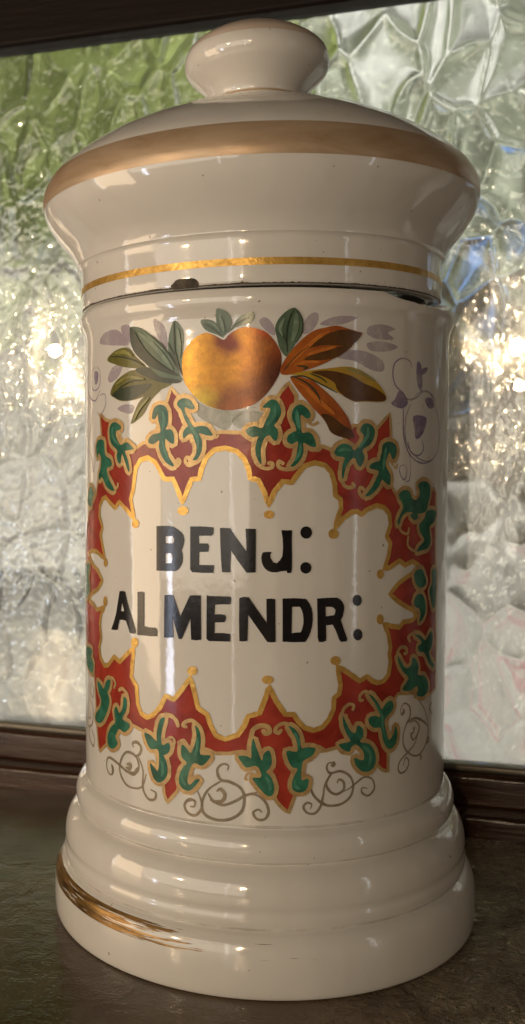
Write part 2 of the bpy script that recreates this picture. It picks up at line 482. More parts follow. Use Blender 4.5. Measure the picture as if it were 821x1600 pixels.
# green sprigs
A = T
SPR = [
 A(230,590,[(45,320),(55,250),(90,215),(140,220),(165,260),(172,320),(165,370),(150,405),(190,405),(212,440),(215,515),(180,505),(148,480),(150,560),(175,620),(215,685),(195,692),(150,660),(115,600),(98,545),(100,490),(60,520),(20,512),(18,480),(50,445),(105,430),(108,390),(92,330),(90,285),(70,320)]),
 A(230,590,[(240,215),(250,180),(290,160),(335,170),(360,200),(375,243),(340,245),(300,232),(305,275),(335,330),(365,385),(420,378),(470,385),(500,420),(518,452),(470,452),(410,435),(430,480),(435,530),(425,590),(395,640),(360,645),(385,600),(390,540),(375,490),(355,440),(320,450),(290,478),(285,430),(310,390),(325,380),(300,330),(285,290),(270,250)]),
 A(370,590,[(205,235),(235,195),(280,170),(320,190),(345,240),(345,290),(320,340),(295,375),(315,400),(325,440),(310,495),(280,480),(255,450),(215,480),(195,540),(190,600),(195,675),(175,660),(150,600),(148,540),(160,490),(170,460),(120,465),(75,430),(90,395),(145,380),(200,395),(225,340),(250,290),(262,240)]),
 A(370,590,[(430,290),(445,240),(490,210),(530,225),(565,260),(578,300),(550,322),(500,290),(500,340),(510,430),(560,425),(600,460),(618,540),(570,535),(520,510),(522,570),(505,630),(460,685),(420,695),(455,640),(472,570),(475,500),(430,520),(395,500),(400,455),(440,425),(465,415),(455,370),(435,330)]),
 A(510,630,[(60,385),(90,335),(140,315),(190,335),(215,370),(270,310),(290,255),(262,215),(285,165),(330,160),(370,200),(370,260),(340,320),(280,365),(295,420),(270,490),(245,485),(220,430),(190,440),(150,500),(130,590),(118,570),(125,480),(140,425),(85,415)]),
 A(510,630,[(430,380),(440,320),(490,300),(535,325),(545,380),(525,440),(505,420),(490,385),(470,430),(460,490),(495,560),(490,640),(455,620),(430,600),(400,660),(340,720),(300,725),(350,660),(385,590),(405,530),(335,510),(350,470),(410,450),(420,410)]),
 A(550,740,[(360,170),(400,128),(445,140),(465,190),(500,205),(525,150),(510,85),(560,58),(600,85),(605,160),(590,230),(572,295),(500,315),(430,300),(385,340),(362,405),(352,370),(380,300),(395,250)]),
 A(550,740,[(450,320),(500,310),(512,345),(480,365)]),
 A(550,740,[(580,290),(650,290),(640,370),(600,420),(610,520),(590,580),(540,600),(500,610),(520,570),(560,520),(530,460),(520,400),(560,350)]),
 A(550,860,[(480,190),(500,155),(540,145),(560,190),(575,240),(560,280),(520,290),(490,250)]),
 A(550,860,[(480,400),(500,350),(540,340),(565,390),(570,470),(550,530),(520,560),(530,500),(520,455),(490,440)]),
 A(550,860,[(620,160),(650,140),(655,220),(650,320),(645,430),(625,450),(610,380),(600,320),(620,250)]),
 A(560,990,[(430,5),(480,15),(520,50),(560,-20),(575,20),(565,110),(545,140),(560,200),(585,240),(580,265),(545,230),(510,150),(470,140),(460,100),(490,70),(460,30)]),
 A(560,990,[(305,170),(330,220),(370,270),(410,240),(415,190),(445,200),(465,260),(460,320),(510,330),(540,390),(535,450),(500,490),(450,480),(460,440),(450,410),(400,445),(340,440),(370,380),(385,340),(340,290),(308,220)]),
 A(560,1060,[(75,120),(110,140),(150,190),(180,240),(205,200),(245,170),(270,200),(260,250),(215,300),(200,340),(215,420),(235,480),(270,430),(285,370),(300,420),(290,500),(250,550),(210,530),(185,460),(170,385),(120,385),(80,350),(80,305),(130,290),(165,300),(150,230),(110,170)]),
 A(460,1120,[(378,-10),(400,40),(440,110),(475,120),(490,65),(530,90),(535,150),(510,195),(580,210),(625,270),(630,360),(590,420),(530,425),(480,380),(465,320),(510,335),(540,330),(535,270),(500,230),(470,215),(440,240),(430,270),(380,255),(345,215),(400,200),(435,185),(405,130),(380,60)]),
 A(360,1110,[(455,120),(500,140),(540,200),(555,290),(600,285),(665,295),(640,350),(580,385),(560,420),(555,540),(600,530),(612,560),(590,620),(540,640),(490,620),(482,560),(500,510),(525,455),(480,440),(450,380),(440,315),(500,320),(525,310),(515,230),(485,170)]),
 A(360,1110,[(180,215),(200,270),(225,340),(250,390),(260,340),(300,310),(320,350),(325,410),(300,460),(280,480),(320,520),(345,600),(330,660),(290,665),(240,620),(200,570),(175,525),(240,520),(230,460),(195,430),(130,445),(95,410),(65,355),(130,355),(165,370),(165,290)]),
 A(220,1100,[(430,165),(465,210),(475,290),(470,390),(550,400),(520,450),(480,480),(420,460),(385,520),(370,600),(390,630),(430,590),(465,590),(430,640),(390,675),(350,670),(310,630),(305,570),(325,510),(365,460),(330,420),(320,370),(330,315),(370,350),(395,380),(425,320),(440,240)]),
 A(220,1100,[(165,110),(195,110),(175,190),(165,280),(180,320),(220,300),(237,330),(225,375),(195,395),(185,400),(210,460),(215,540),(190,590),(150,612),(115,590),(90,530),(80,460),(110,490),(140,520),(150,440),(140,355),(85,350),(55,300),(35,225),(80,240),(130,290),(130,230),(145,150)]),
 A(120,990,[(375,495),(400,520),(395,600),(365,665),(415,700),(420,735),(380,770),(340,745),(320,780),(310,810),(330,860),(290,900),(255,875),(250,800),(275,730),(310,690),(300,600),(320,570),(340,620),(365,580)]),
 A(120,990,[(170,370),(200,400),(220,430),(240,370),(270,360),(265,420),(250,460),(265,520),(250,600),(215,680),(180,700),(155,670),(160,620),(190,580),(200,520),(180,450)]),
 A(120,990,[(85,100),(130,130),(120,180),(140,230),(130,310),(95,260),(85,200)]),
 A(126,620,[(235,250),(250,210),(285,200),(325,235),(310,260),(285,270),(290,320),(320,375),(365,355),(410,390),(420,410),(370,420),(355,430),(380,500),(390,580),(375,570),(345,480),(330,450),(320,520),(300,510),(290,460),(295,420),(250,370),(235,310)]),
 A(126,620,[(130,390),(150,335),(190,345),(195,400),(205,460),(245,490),(250,540),(215,560),(225,630),(265,710),(260,735),(220,710),(190,650),(185,590),(160,650),(150,620),(165,550),(170,480),(150,440),(140,480)]),
 A(120,740,[(110,100),(140,140),(130,200),(120,260),(95,220)]),
 A(120,740,[(180,0),(225,0),(250,60),(300,120),(285,135),(240,100),(215,40)]),
 A(120,860,[(78,120),(110,110),(100,200),(108,300),(92,360),(78,380),(84,250)]),
]
sprU = [U(catmull(s, True, 3)) for s in SPR]
for q_ in sprU:
    ribbon_mesh('sprig_outline', [(q_, 14 * px, True)], M['pale_gold'], body, 0.00024)
    wrap_mesh('green_sprig', [q_], M['green'], body, 0.00032)
# darker veins on the sprigs, the brush marks of the second coat
CURL = [(A(230,590,[(195,700),(240,690),(262,660),(250,640),(235,655)]),5),(A(230,590,[(430,600),(380,665),(330,685),(303,655),(315,625),(340,640),(335,665)]),5),
 (A(370,590,[(195,700),(235,712),(278,700),(280,672),(255,670)]),5),(A(370,590,[(470,690),(420,715),(360,715),(325,690),(330,655),(360,670)]),5),
 (A(510,630,[(120,600),(140,645),(180,660),(215,650),(205,630)]),5),(A(510,630,[(340,735),(290,740),(255,700),(260,660),(285,670)]),5),
 (A(550,740,[(355,400),(385,455),(430,470),(440,430)]),4),(A(550,740,[(435,495),(432,560),(470,600),(505,605)]),4),
 (A(560,990,[(300,210),(300,150),(330,105),(370,115),(372,150),(355,155)]),5),(A(560,990,[(400,60),(385,30),(410,5),(440,0)]),5),
 (A(500,1000,[(165,600),(185,535),(230,500),(262,512),(255,540)]),4.5),(A(500,1000,[(395,420),(350,400),(312,430),(310,468),(330,470)]),4.5),
 (A(360,1110,[(470,115),(420,100),(370,122),(350,160),(375,175),(395,155)]),5),(A(360,1110,[(160,230),(180,150),(240,118),(295,128),(308,165),(280,178),(262,160)]),6.5),
 (A(220,1100,[(460,170),(410,128),(355,138),(335,165),(360,175)]),5),(A(220,1100,[(135,150),(180,90),(240,90),(280,125),(295,165)]),6),
 (A(220,1100,[(300,300),(340,280),(370,320),(390,360)]),4),(A(220,1100,[(200,280),(245,258),(268,285),(262,340)]),4),
 (A(120,990,[(340,440),(365,430),(400,470),(410,520)]),5),(A(120,990,[(250,350),(285,345),(310,385),(300,420)]),4),
 (A(120,740,[(300,130),(325,105),(330,80)]),4),(A(230,590,[(500,440),(540,470),(560,455)]),3),
 (A(360,1110,[(190,500),(140,490),(118,530),(130,540)]),3),(A(510,630,[(500,460),(540,510),(548,480)]),2.4),
 (A(360,1110,[(650,300),(690,320),(720,318)]),4),(A(370,590,[(590,540),(630,570),(660,550)]),4),(A(370,590,[(550,340),(590,370),(630,350)]),3.5)]
for c, wd in CURL: ribbon_mesh('gold_curl', [(U(catmull(c, False, 6)), wd * 1.2 * px, False)], M['pale_gold'], body, 0.00028)

# lettering
def L(x0, y0, pts): return T(x0, y0, pts)
def e36(cx, cy, rx, ry): return ell(cx, cy, rx, ry, 30)
K = 2.737
LET = [
 ('B', L(160,800,[(428,110),(475,108),(520,108),(560,116),(590,135),(620,158),(635,180),(642,205),(642,230),(635,265),(622,300),(630,330),(632,360),(628,395),(615,425),(595,450),(570,463),(500,460),(428,458)]),
   [L(160,800,[(495,192),(505,188),(550,188),(565,205),(564,235),(552,246),(500,245),(495,238)]), L(160,800,[(495,328),(502,323),(540,322),(550,335),(552,365),(547,400),(495,402)])]),
 ('E', [(298,822.5),(315,822.5),(334,823.7),(334,834),(331,837),(311,837),(311.5,849),(325,849),(327,853),(326,862),(311.5,862.5),(311.5,882.5),(335,883),(334,895),(318,895),(301,894),(298,890)], []),
 ('N', L(320,800,[(122,125),(160,124),(200,127),(240,190),(328,310),(325,210),(320,130),(400,132),(400,300),(398,472),(365,474),(328,474),(260,380),(207,300),(203,400),(202,472),(138,470),(130,380),(124,230)]), []),
 ('J', L(320,800,[(600,142),(640,143),(682,142),(680,230),(682,350),(682,440),(675,475),(648,478),(640,460),(600,462),(560,472),(525,470),(500,462),(475,445),(460,425),(447,392),(443,360),(447,335),(455,315),(490,311),(523,312),(512,335),(516,360),(535,392),(565,400),(590,375),(607,345),(613,280),(610,210)]), []),
 ('A', L(160,900,[(140,118),(160,116),(182,122),(192,170),(215,260),(240,345),(264,430),(262,450),(240,450),(220,442),(205,395),(190,350),(165,343),(140,342),(130,380),(125,420),(100,422),(75,418),(92,370),(112,300),(128,200)]), [L(160,900,[(160,205),(168,240),(176,272),(163,277),(149,272),(154,235)])]),
 ('L', L(160,900,[(280,124),(305,121),(330,126),(330,250),(330,392),(370,402),(415,405),(430,420),(433,440),(430,472),(380,470),(278,460),(280,300)]), []),
 ('M', L(160,900,[(490,150),(520,147),(555,148),(580,215),(613,315),(650,235),(688,152),(730,150),(772,152),(773,300),(775,498),(735,502),(698,498),(694,400),(692,330),(655,420),(625,488),(612,494),(600,488),(575,400),(552,310),(556,400),(560,480),(520,482),(487,480),(488,300)]), []),
 ('E', L(300,900,[(118,150),(135,156),(220,158),(300,160),(308,172),(306,210),(298,222),(240,220),(182,224),(178,300),(220,298),(260,303),(268,320),(265,345),(255,360),(215,362),(180,362),(178,445),(240,445),(300,452),(302,480),(300,512),(220,510),(135,508),(116,490),(117,300)]), []),
 ('N', L(300,900,[(372,172),(405,162),(445,165),(510,260),(585,365),(584,270),(583,178),(615,176),(652,180),(653,350),(655,515),(622,518),(590,515),(510,400),(440,300),(438,400),(435,506),(400,512),(372,508),(370,340)]), []),
 ('D', L(420,900,[(108,175),(200,173),(290,178),(318,215),(335,255),(343,300),(343,340),(338,390),(325,440),(308,480),(285,515),(200,517),(108,513),(109,340)]), [L(420,900,[(182,240),(245,240),(258,265),(268,300),(272,340),(270,375),(262,410),(250,440),(215,441),(178,447),(180,340)])]),
 ('R', L(420,900,[(377,175),(450,170),(530,168),(555,180),(575,205),(587,232),(588,262),(580,305),(562,345),(585,415),(612,490),(607,510),(565,515),(550,500),(525,430),(500,380),(475,382),(447,385),(448,450),(447,505),(420,516),(390,515),(382,480),(380,330)]), [L(420,900,[(443,240),(475,240),(500,243),(520,262),(518,285),(510,305),(480,310),(445,315)])]),
 ('colon', L(440,800, e36(192,160,45,48)), []), ('colon', L(440,800, e36(189,436,43,45)), []),
 ('colon', L(420,900, e36(690,190,35,43)), []), ('colon', L(420,900, e36(695,458,35,45)), []),
]
for nm, poly, holes in LET:
    nme = 'letter' if nm != 'colon' else 'colon_dot'
    wrap_mesh(nme, [U(dens(poly, 3))], M['black'], body, 0.00022, holes=[U(dens(h, 3)) for h in holes], grid=0.0013)

# ---- fruit and leaves
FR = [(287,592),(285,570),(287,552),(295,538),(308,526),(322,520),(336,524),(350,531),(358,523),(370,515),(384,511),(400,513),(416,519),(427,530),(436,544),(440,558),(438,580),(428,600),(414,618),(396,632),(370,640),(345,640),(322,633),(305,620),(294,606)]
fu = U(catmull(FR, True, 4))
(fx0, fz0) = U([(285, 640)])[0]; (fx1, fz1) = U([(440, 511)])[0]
def lerp3(a, b, t): t = max(0, min(1, t)); return tuple(a[i] + (b[i] - a[i]) * t for i in range(3))
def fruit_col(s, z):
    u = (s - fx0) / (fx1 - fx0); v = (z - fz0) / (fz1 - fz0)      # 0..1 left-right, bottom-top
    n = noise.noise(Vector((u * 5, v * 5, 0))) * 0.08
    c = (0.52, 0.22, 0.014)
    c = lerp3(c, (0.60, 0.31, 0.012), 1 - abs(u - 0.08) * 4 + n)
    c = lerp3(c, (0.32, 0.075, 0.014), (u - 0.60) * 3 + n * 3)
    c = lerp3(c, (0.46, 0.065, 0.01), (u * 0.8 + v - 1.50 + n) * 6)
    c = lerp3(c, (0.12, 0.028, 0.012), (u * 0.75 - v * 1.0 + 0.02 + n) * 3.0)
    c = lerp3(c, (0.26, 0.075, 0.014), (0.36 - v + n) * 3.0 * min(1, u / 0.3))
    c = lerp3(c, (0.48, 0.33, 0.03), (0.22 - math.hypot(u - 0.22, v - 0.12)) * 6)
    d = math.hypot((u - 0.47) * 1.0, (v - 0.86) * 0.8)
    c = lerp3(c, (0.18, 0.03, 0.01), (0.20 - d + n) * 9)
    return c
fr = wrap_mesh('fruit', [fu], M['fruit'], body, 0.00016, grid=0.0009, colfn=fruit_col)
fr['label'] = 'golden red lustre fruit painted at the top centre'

def P_(name, tile, pts, mat, off, n=3):
    return (U(catmull(T(tile[0], tile[1], pts), True, n)), mat, off, name)
leaf_items = [
 # soft mauve shadows
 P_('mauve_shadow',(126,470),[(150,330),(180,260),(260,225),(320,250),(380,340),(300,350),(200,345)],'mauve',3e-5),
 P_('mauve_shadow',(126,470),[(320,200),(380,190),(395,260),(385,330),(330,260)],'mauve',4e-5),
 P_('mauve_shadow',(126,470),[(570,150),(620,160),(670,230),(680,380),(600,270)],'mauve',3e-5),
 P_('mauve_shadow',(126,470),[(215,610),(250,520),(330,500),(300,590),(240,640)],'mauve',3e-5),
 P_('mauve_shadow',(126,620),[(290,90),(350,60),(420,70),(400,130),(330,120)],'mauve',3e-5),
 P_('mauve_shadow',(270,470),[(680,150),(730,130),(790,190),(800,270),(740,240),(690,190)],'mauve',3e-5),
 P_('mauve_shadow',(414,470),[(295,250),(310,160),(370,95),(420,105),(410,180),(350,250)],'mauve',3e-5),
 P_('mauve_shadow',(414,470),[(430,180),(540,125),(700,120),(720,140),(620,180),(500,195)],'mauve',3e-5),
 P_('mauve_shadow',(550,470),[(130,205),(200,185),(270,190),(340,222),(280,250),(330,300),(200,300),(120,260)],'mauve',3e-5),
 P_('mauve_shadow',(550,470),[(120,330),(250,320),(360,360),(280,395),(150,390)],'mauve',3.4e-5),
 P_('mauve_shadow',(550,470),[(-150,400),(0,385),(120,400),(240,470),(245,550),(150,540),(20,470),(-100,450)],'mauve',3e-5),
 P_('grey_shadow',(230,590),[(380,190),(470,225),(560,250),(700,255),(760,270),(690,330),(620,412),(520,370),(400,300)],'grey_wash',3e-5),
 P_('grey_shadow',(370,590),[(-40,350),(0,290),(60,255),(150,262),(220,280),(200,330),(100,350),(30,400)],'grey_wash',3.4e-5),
 # left bouquet
 P_('leaf',(126,470),[(210,465),(260,400),(330,368),(390,375),(440,440),(520,520),(450,530),(350,520),(280,500)],'olive',8e-5),
 P_('leaf',(126,470),[(235,725),(270,640),(350,570),(430,540),(540,590),(640,640),(720,650),(620,700),(440,770),(330,785),(270,760)],'olive',8e-5),
 P_('leaf',(126,620),[(395,212),(420,130),(460,40),(520,-20),(600,-80),(645,-70),(560,20),(500,130),(450,180)],'olive',7e-5),
 P_('leaf',(126,470),[(430,540),(530,520),(700,600),(790,620),(760,645),(640,640),(520,600)],'dark_green',1.1e-4),
 P_('leaf',(126,470),[(395,205),(480,215),(560,270),(640,340),(700,420),(750,500),(785,590),(800,620),(740,610),(620,590),(520,500),(440,420),(400,340),(392,260)],'sage',1.3e-4),
 P_('leaf',(126,470),[(735,155),(780,190),(810,260),(800,420),(800,570),(770,520),(720,460),(690,400),(690,300),(710,210)],'sage',1.4e-4),
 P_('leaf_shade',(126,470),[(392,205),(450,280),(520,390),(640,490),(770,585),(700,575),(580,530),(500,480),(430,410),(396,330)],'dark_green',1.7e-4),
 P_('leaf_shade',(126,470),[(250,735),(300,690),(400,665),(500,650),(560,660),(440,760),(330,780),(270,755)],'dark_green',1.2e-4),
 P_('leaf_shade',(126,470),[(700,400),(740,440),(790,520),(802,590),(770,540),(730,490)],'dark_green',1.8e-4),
 # calyx
 P_('calyx_leaf',(270,470),[(220,165),(245,145),(310,155),(355,195),(385,255),(400,290),(340,262),(260,230)],'sage',2.2e-4),
 P_('calyx_leaf',(270,470),[(470,200),(510,140),(570,100),(625,85),(637,130),(600,175),(540,190),(480,215),(430,255)],'sage',2.2e-4),
 P_('calyx_leaf',(270,470),[(340,85),(355,60),(420,85),(460,140),(465,185),(440,230),(400,275),(375,250),(350,200),(342,140)],'sage',2.5e-4),
 # right bouquet
 P_('leaf',(414,470),[(80,210),(110,140),(170,80),(228,55),(270,95),(297,170),(290,250),(240,330),(190,420),(165,437),(120,380),(95,290)],'sage',2.2e-4),
 P_('orange_leaf',(414,470),[(125,572),(130,510),(170,440),(260,330),(370,240),(470,210),(560,195),(640,215),(720,240),(760,258),(700,330),(640,390),(540,450),(440,500),(330,540),(200,577)],'orange',2.5e-4),
 P_('leaf_shade',(414,470),[(345,360),(450,280),(560,235),(640,225),(720,245),(755,260),(700,330),(640,350),(570,350),(440,350),(300,380)],'brown',2.9e-4),
 P_('leaf_shade',(414,470),[(300,460),(420,400),(570,360),(680,345),(630,395),(540,450),(420,465)],'brown',2.9e-4),
 P_('red_leaf',(370,590),[(420,-10),(560,10),(640,60),(760,170),(840,270),(880,340),(916,460),(880,475),(820,465),(740,430),(690,340),(600,240),(480,100)],'orange',2.0e-4),
 P_('leaf_shade',(370,590),[(660,285),(740,300),(840,380),(890,400),(918,463),(880,477),(820,467),(740,432),(700,360)],'brown',2.4e-4),
 P_('yellow_leaf',(414,470),[(195,577),(350,545),(480,530),(640,515),(740,540),(830,600),(900,670),(946,750),(920,790),(780,787),(700,790),(620,750),(540,700),(430,650),(300,590)],'yellow',2.9e-4),
 P_('leaf_shade',(414,470),[(360,560),(480,545),(600,565),(700,600),(760,640),(870,690),(940,748),(918,786),(780,783),(700,785),(620,750),(560,690),(540,640),(450,590)],'brown',3.3e-4),
]
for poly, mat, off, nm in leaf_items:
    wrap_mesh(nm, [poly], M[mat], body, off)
def line_px(tile, pts): return U(catmull(T(tile[0], tile[1], pts), False, 5))
VE = [((126,470),[(420,225),(480,340),(560,440),(660,520),(770,585)],2.4),((126,470),[(735,165),(738,280),(745,400),(790,560)],2.2),((126,470),[(245,440),(330,440),(430,470),(500,510)],2.2),((126,470),[(690,330),(720,390),(750,440)],1.6),
 ((126,470),[(300,690),(400,630),(520,620)],1.8),((126,470),[(560,270),(590,300),(640,340),(690,410),(750,500)],1.5),((414,470),[(225,70),(190,150),(170,260),(175,400)],2.2),((414,470),[(120,210),(150,280),(170,330)],1.4),
 ((414,470),[(228,55),(272,100),(296,170),(285,260),(240,330)],1.6),((270,470),[(365,100),(400,160),(415,240)],1.6),((270,470),[(470,200),(520,170),(600,130)],1.6),((270,470),[(250,180),(320,220),(380,270)],1.6),
 ((414,470),[(150,540),(260,420),(345,355)],2.0),((414,470),[(210,590),(320,640),(400,720),(440,810)],2.4),((414,470),[(250,510),(330,520),(300,535)],2.4),((414,470),[(350,570),(430,600),(480,640)],2.4),((414,470),[(200,600),(300,590),(430,650),(560,720)],2.0)]
for t, p, wd in VE: ribbon_mesh('leaf_vein', [(line_px(t, p), wd * px, False)], M['dark_green'], body, 3.8e-4, taper=True)

# violet scrolls either side, grey-gold scrolls below
VS = [((550,470),[(470,520),(450,470),(390,450),(335,490),(320,570),(340,660),(400,720),(430,770),(500,760),(560,710),(620,730),(660,790)],2.6),
 ((510,630),[(600,20),(602,100),(605,250),(640,380),(700,450),(770,470),(821,450)],3),((510,630),[(640,300),(660,380),(720,410),(760,360),(750,290)],2.6),
 ((510,630),[(620,480),(630,540),(610,600),(580,560),(575,500),(610,480)],2.2),((510,630),[(645,380),(660,480),(650,600),(620,612)],2),
 ((400,460),[(620,440),(600,500),(600,580),(630,640),(690,670),(730,620),(730,500),(700,400),(660,390),(620,430)],2.2),
 ((126,470),[(115,515),(90,570),(88,660),(105,700),(135,690),(155,640),(152,550),(130,515)],2.2),((126,470),[(60,560),(55,680),(80,760),(120,780),(155,700)],2.4),((126,470),[(155,740),(190,730),(200,790),(185,850),(150,900),(130,860)],2.2),
 ((126,620),[(60,0),(90,120),(80,260),(60,380),(90,480),(100,590),(115,500),(110,360)],2.2),((126,620),[(45,180),(50,300)],6)]
VS = [(t, p, wd, 2.5656 if t == (400,460) else 5.006) for t, p, wd in VS]
for t, p, wd, k in VS: ribbon_mesh('violet_scroll', [(U(catmull(T(t[0], t[1], p, k), False, 5)), wd * px, False)], M['violet'], body, 6e-5, taper=True)
VB = [((550,470),[(370,700),(400,720),(440,790),(400,840),(340,830),(305,800),(335,770)]),((550,470),[(510,480),(540,500),(550,600),(550,700),(525,690),(505,600)]),((550,470),[(540,540),(590,520),(580,560),(545,580)]),
 ((510,630),[(680,100),(780,110),(770,200),(740,260),(700,280),(690,200)]),((126,470),[(110,560),(140,560),(135,640),(115,650)]),((550,470),[(570,770),(620,760),(640,830),(600,840)])]
for t, p in VB: wrap_mesh('violet_blossom', [U(catmull(T(t[0], t[1], p), True, 3))], M['violet'], body, 7e-5)
GS = [((120,1120),[(285,440),(262,450),(238,400),(240,335),(265,320),(330,370),(400,430),(460,440),(488,390),(465,310),(395,275),(350,335),(340,430),(390,530),(470,560),(520,535),(545,450)],3.0),
 ((120,1120),[(445,235),(440,205),(475,200),(505,240),(495,290),(455,310)],3.4),((120,1120),[(485,310),(520,420),(520,560),(560,640),(610,645),(620,595),(580,570)],2.8),
 ((120,1120),[(275,375),(285,410),(280,450)],4.5),((120,1120),[(395,370),(425,375),(415,405),(390,395)],4.5),((120,1120),[(400,430),(450,445),(480,400)],4.5),
 ((220,1100),[(680,515),(685,480),(640,470),(600,515),(625,590),(700,610),(780,655),(812,730),(790,840),(700,900),(590,905),(500,860),(480,780),(520,680),(600,620),(640,600)],3.2),
 ((220,1100),[(600,680),(625,665),(660,710),(635,760),(570,760),(530,700)],4.0),((220,1100),[(545,750),(640,790),(740,760),(820,715),(920,690)],3.0),
 ((220,1100),[(440,670),(470,740),(480,810),(430,870),(370,850),(345,790),(380,745),(425,760),(420,800),(390,800)],3.0),
 ((220,1100),[(360,760),(410,750)],4.5),
 ((360,1110),[(110,660),(200,660),(270,710),(300,790),(270,850),(210,850),(180,800),(220,775),(245,795)],2.8),
 ((360,1110),[(630,600),(650,660),(700,710),(760,740)],2.4),
 ((460,1120),[(310,355),(265,365),(255,410),(285,440),(360,425),(430,460),(460,530),(440,620),(370,680),(280,695),(210,675),(140,600),(130,500)],2.6),
 ((460,1120),[(285,440),(240,530),(225,620),(205,700),(160,755),(100,750),(72,705),(100,672),(135,685),(125,720)],2.6),
 ((460,1120),[(335,515),(350,490),(385,510),(385,570),(330,605),(275,580),(250,520),(290,450)],2.8),((460,1120),[(370,590),(430,560),(480,520),(550,470),(610,490),(625,560),(580,615),(530,595),(530,555),(570,560)],2.2),
 ((460,1120),[(310,355),(305,375),(290,380)],4.5),
 ((560,1060),[(335,290),(330,240),(360,195),(400,220),(405,290),(375,360),(350,450),(360,540),(420,600),(480,590),(530,500),(545,380),(520,250),(470,170),(430,145)],2.0),
 ((560,1060),[(335,285),(355,265),(350,240)],3.5),((560,1060),[(375,350),(440,310),(500,330),(540,370)],2.6),((560,1060),[(425,400),(440,380),(430,420),(410,440),(430,480),(465,430),(475,370),(440,330),(400,350)],2.2),((560,1060),[(465,430),(440,510),(385,580),(330,640),(310,700),(330,740),(375,715),(395,650),(370,620),(350,680)],1.9),((560,1060),[(540,450),(550,480),(530,510)],3),((560,1060),[(475,590),(490,610),(485,635)],2.6),
 ((560,1060),[(575,180),(555,230),(580,280)],1.8),
 ((120,990),[(120,380),(105,440),(130,500),(135,440),(120,380)],2.0),((120,990),[(100,500),(78,600),(95,720),(125,700),(130,580),(105,510)],2.0),((120,990),[(100,570),(90,640),(110,660),(115,600)],1.8),((120,1120),[(110,60),(100,140),(130,230),(140,170),(120,100)],2.6),
]
for t, p, wd in GS: ribbon_mesh('scroll_line', [(U(catmull(T(t[0], t[1], p), False, 6)), wd * px * 1.6, False)], M['taupe'], body, 7e-5, taper=True)

HL = [((126,470),[(470,255),(560,330),(640,420),(725,535)],6,'sage_light'),((126,470),[(500,250),(590,320),(670,400)],3,'sage_light'),((126,470),[(765,220),(778,330),(780,440)],5,'sage_light'),
 ((414,470),[(245,110),(243,200),(215,310)],7,'sage_light'),((414,470),[(150,140),(120,210),(140,270)],4,'sage_light'),((126,470),[(280,412),(350,400),(410,430)],5,'olive_light'),((126,470),[(290,650),(380,600),(500,610)],4,'olive_light'),
 ((126,620),[(425,180),(470,90),(540,10)],4,'olive_light'),((414,470),[(190,500),(290,400),(410,290),(500,240)],5,'orange_light'),((414,470),[(330,425),(440,388),(550,362)],4,'orange_light'),((414,470),[(240,500),(330,480),(430,480)],4,'orange_light'),
 ((370,590),[(540,90),(650,190),(760,285)],6,'orange_light'),((370,590),[(480,40),(560,90),(640,180)],3,'orange_light'),((270,470),[(372,100),(384,170),(402,235)],4,'sage_light'),((270,470),[(280,165),(330,190),(370,240)],3,'sage_light'),((270,470),[(520,160),(570,120),(615,110)],3,'sage_light'),
 ((414,470),[(640,530),(760,570),(860,630)],4,'olive_light'),((220,1100),[(160,420),(180,490),(170,560)],5,'green_light'),((220,1100),[(350,480),(325,560),(350,630)],4,'green_light'),((220,1100),[(445,260),(445,340),(430,400)],4,'green_light'),
 ((360,1110),[(280,520),(310,570),(310,620)],5,'green_light'),((360,1110),[(500,540),(510,590),(545,610)],4,'green_light'),((360,1110),[(500,170),(530,230),(535,300)],4,'green_light'),((230,590),[(130,270),(140,340),(128,410)],5,'green_light'),
 ((230,590),[(130,500),(145,570),(175,640)],4,'green_light'),((230,590),[(320,320),(360,400),(400,480),(400,560)],4,'green_light'),((370,590),[(300,230),(290,300),(240,370)],5,'green_light'),((370,590),[(470,260),(475,330),(490,400)],5,'green_light'),
 ((370,590),[(500,520),(490,590),(455,650)],4,'green_light'),((510,630),[(320,190),(315,260),(250,350)],5,'green_light'),((510,630),[(90,375),(140,360),(190,370)],4,'green_light'),((510,630),[(460,350),(450,430),(440,520)],5,'green_light'),
 ((560,1060),[(130,200),(180,290),(185,380),(215,480)],4,'green_light'),((460,1120),[(540,230),(590,290),(580,380)],5,'green_light'),((126,620),[(260,240),(260,310),(310,380)],4,'green_light')]
M['green_light'] = paint('light_green_enamel', (0.10, 0.30, 0.20), (0.045, 0.17, 0.11), 0.2, scale=300)
for t, p, wd, mn in HL: ribbon_mesh('brush_stroke', [(line_px(t, p), wd * 1.2 * px, False)], M[mn], body, 3.7e-4, taper=True)
# ------------------------------------------------------------------ chips and dirt on the rims
def rim_patch(name, prof, az, z, w, h, mat, parent, seed, off=0.00008):
    """small ragged patch on a lathe surface; az in radians, w/h metres"""
    verts = []; faces = []
    n = 28; rings = 5
    def rad(z_):
        rr = 0
        for (r_0, z_0), (r_1, z_1) in zip(prof, prof[1:]):
            if min(z_0, z_1) <= z_ <= max(z_0, z_1) and z_0 != z_1:
                rr = max(rr, r_0 + (r_1 - r_0) * (z_ - z_0) / (z_1 - z_0))
        return rr
    for k in range(rings + 1):
        for i in range(n):
            t = 2 * math.pi * i / n
            q = k / rings * (1 + 0.25 * noise.noise(Vector((math.cos(t) * 1.5, math.sin(t) * 1.5, seed))))
            a = az + q * w / 2 * math.cos(t) / 0.056; zz = z + q * h / 2 * math.sin(t)
            zz = max(zz, min(p[1] for p in prof if p[0] > 0.05) + 0.0001)
            r = rad(zz) + off
            verts.append((r * math.sin(a), -r * math.cos(a), zz))
    for k in range(rings):
        for i in range(n):
            j = (i + 1) % n
            faces.append((k * n + i, (k + 1) * n + i, (k + 1) * n + j, k * n + j))
    return mesh_obj(name, verts, faces, mat, parent)
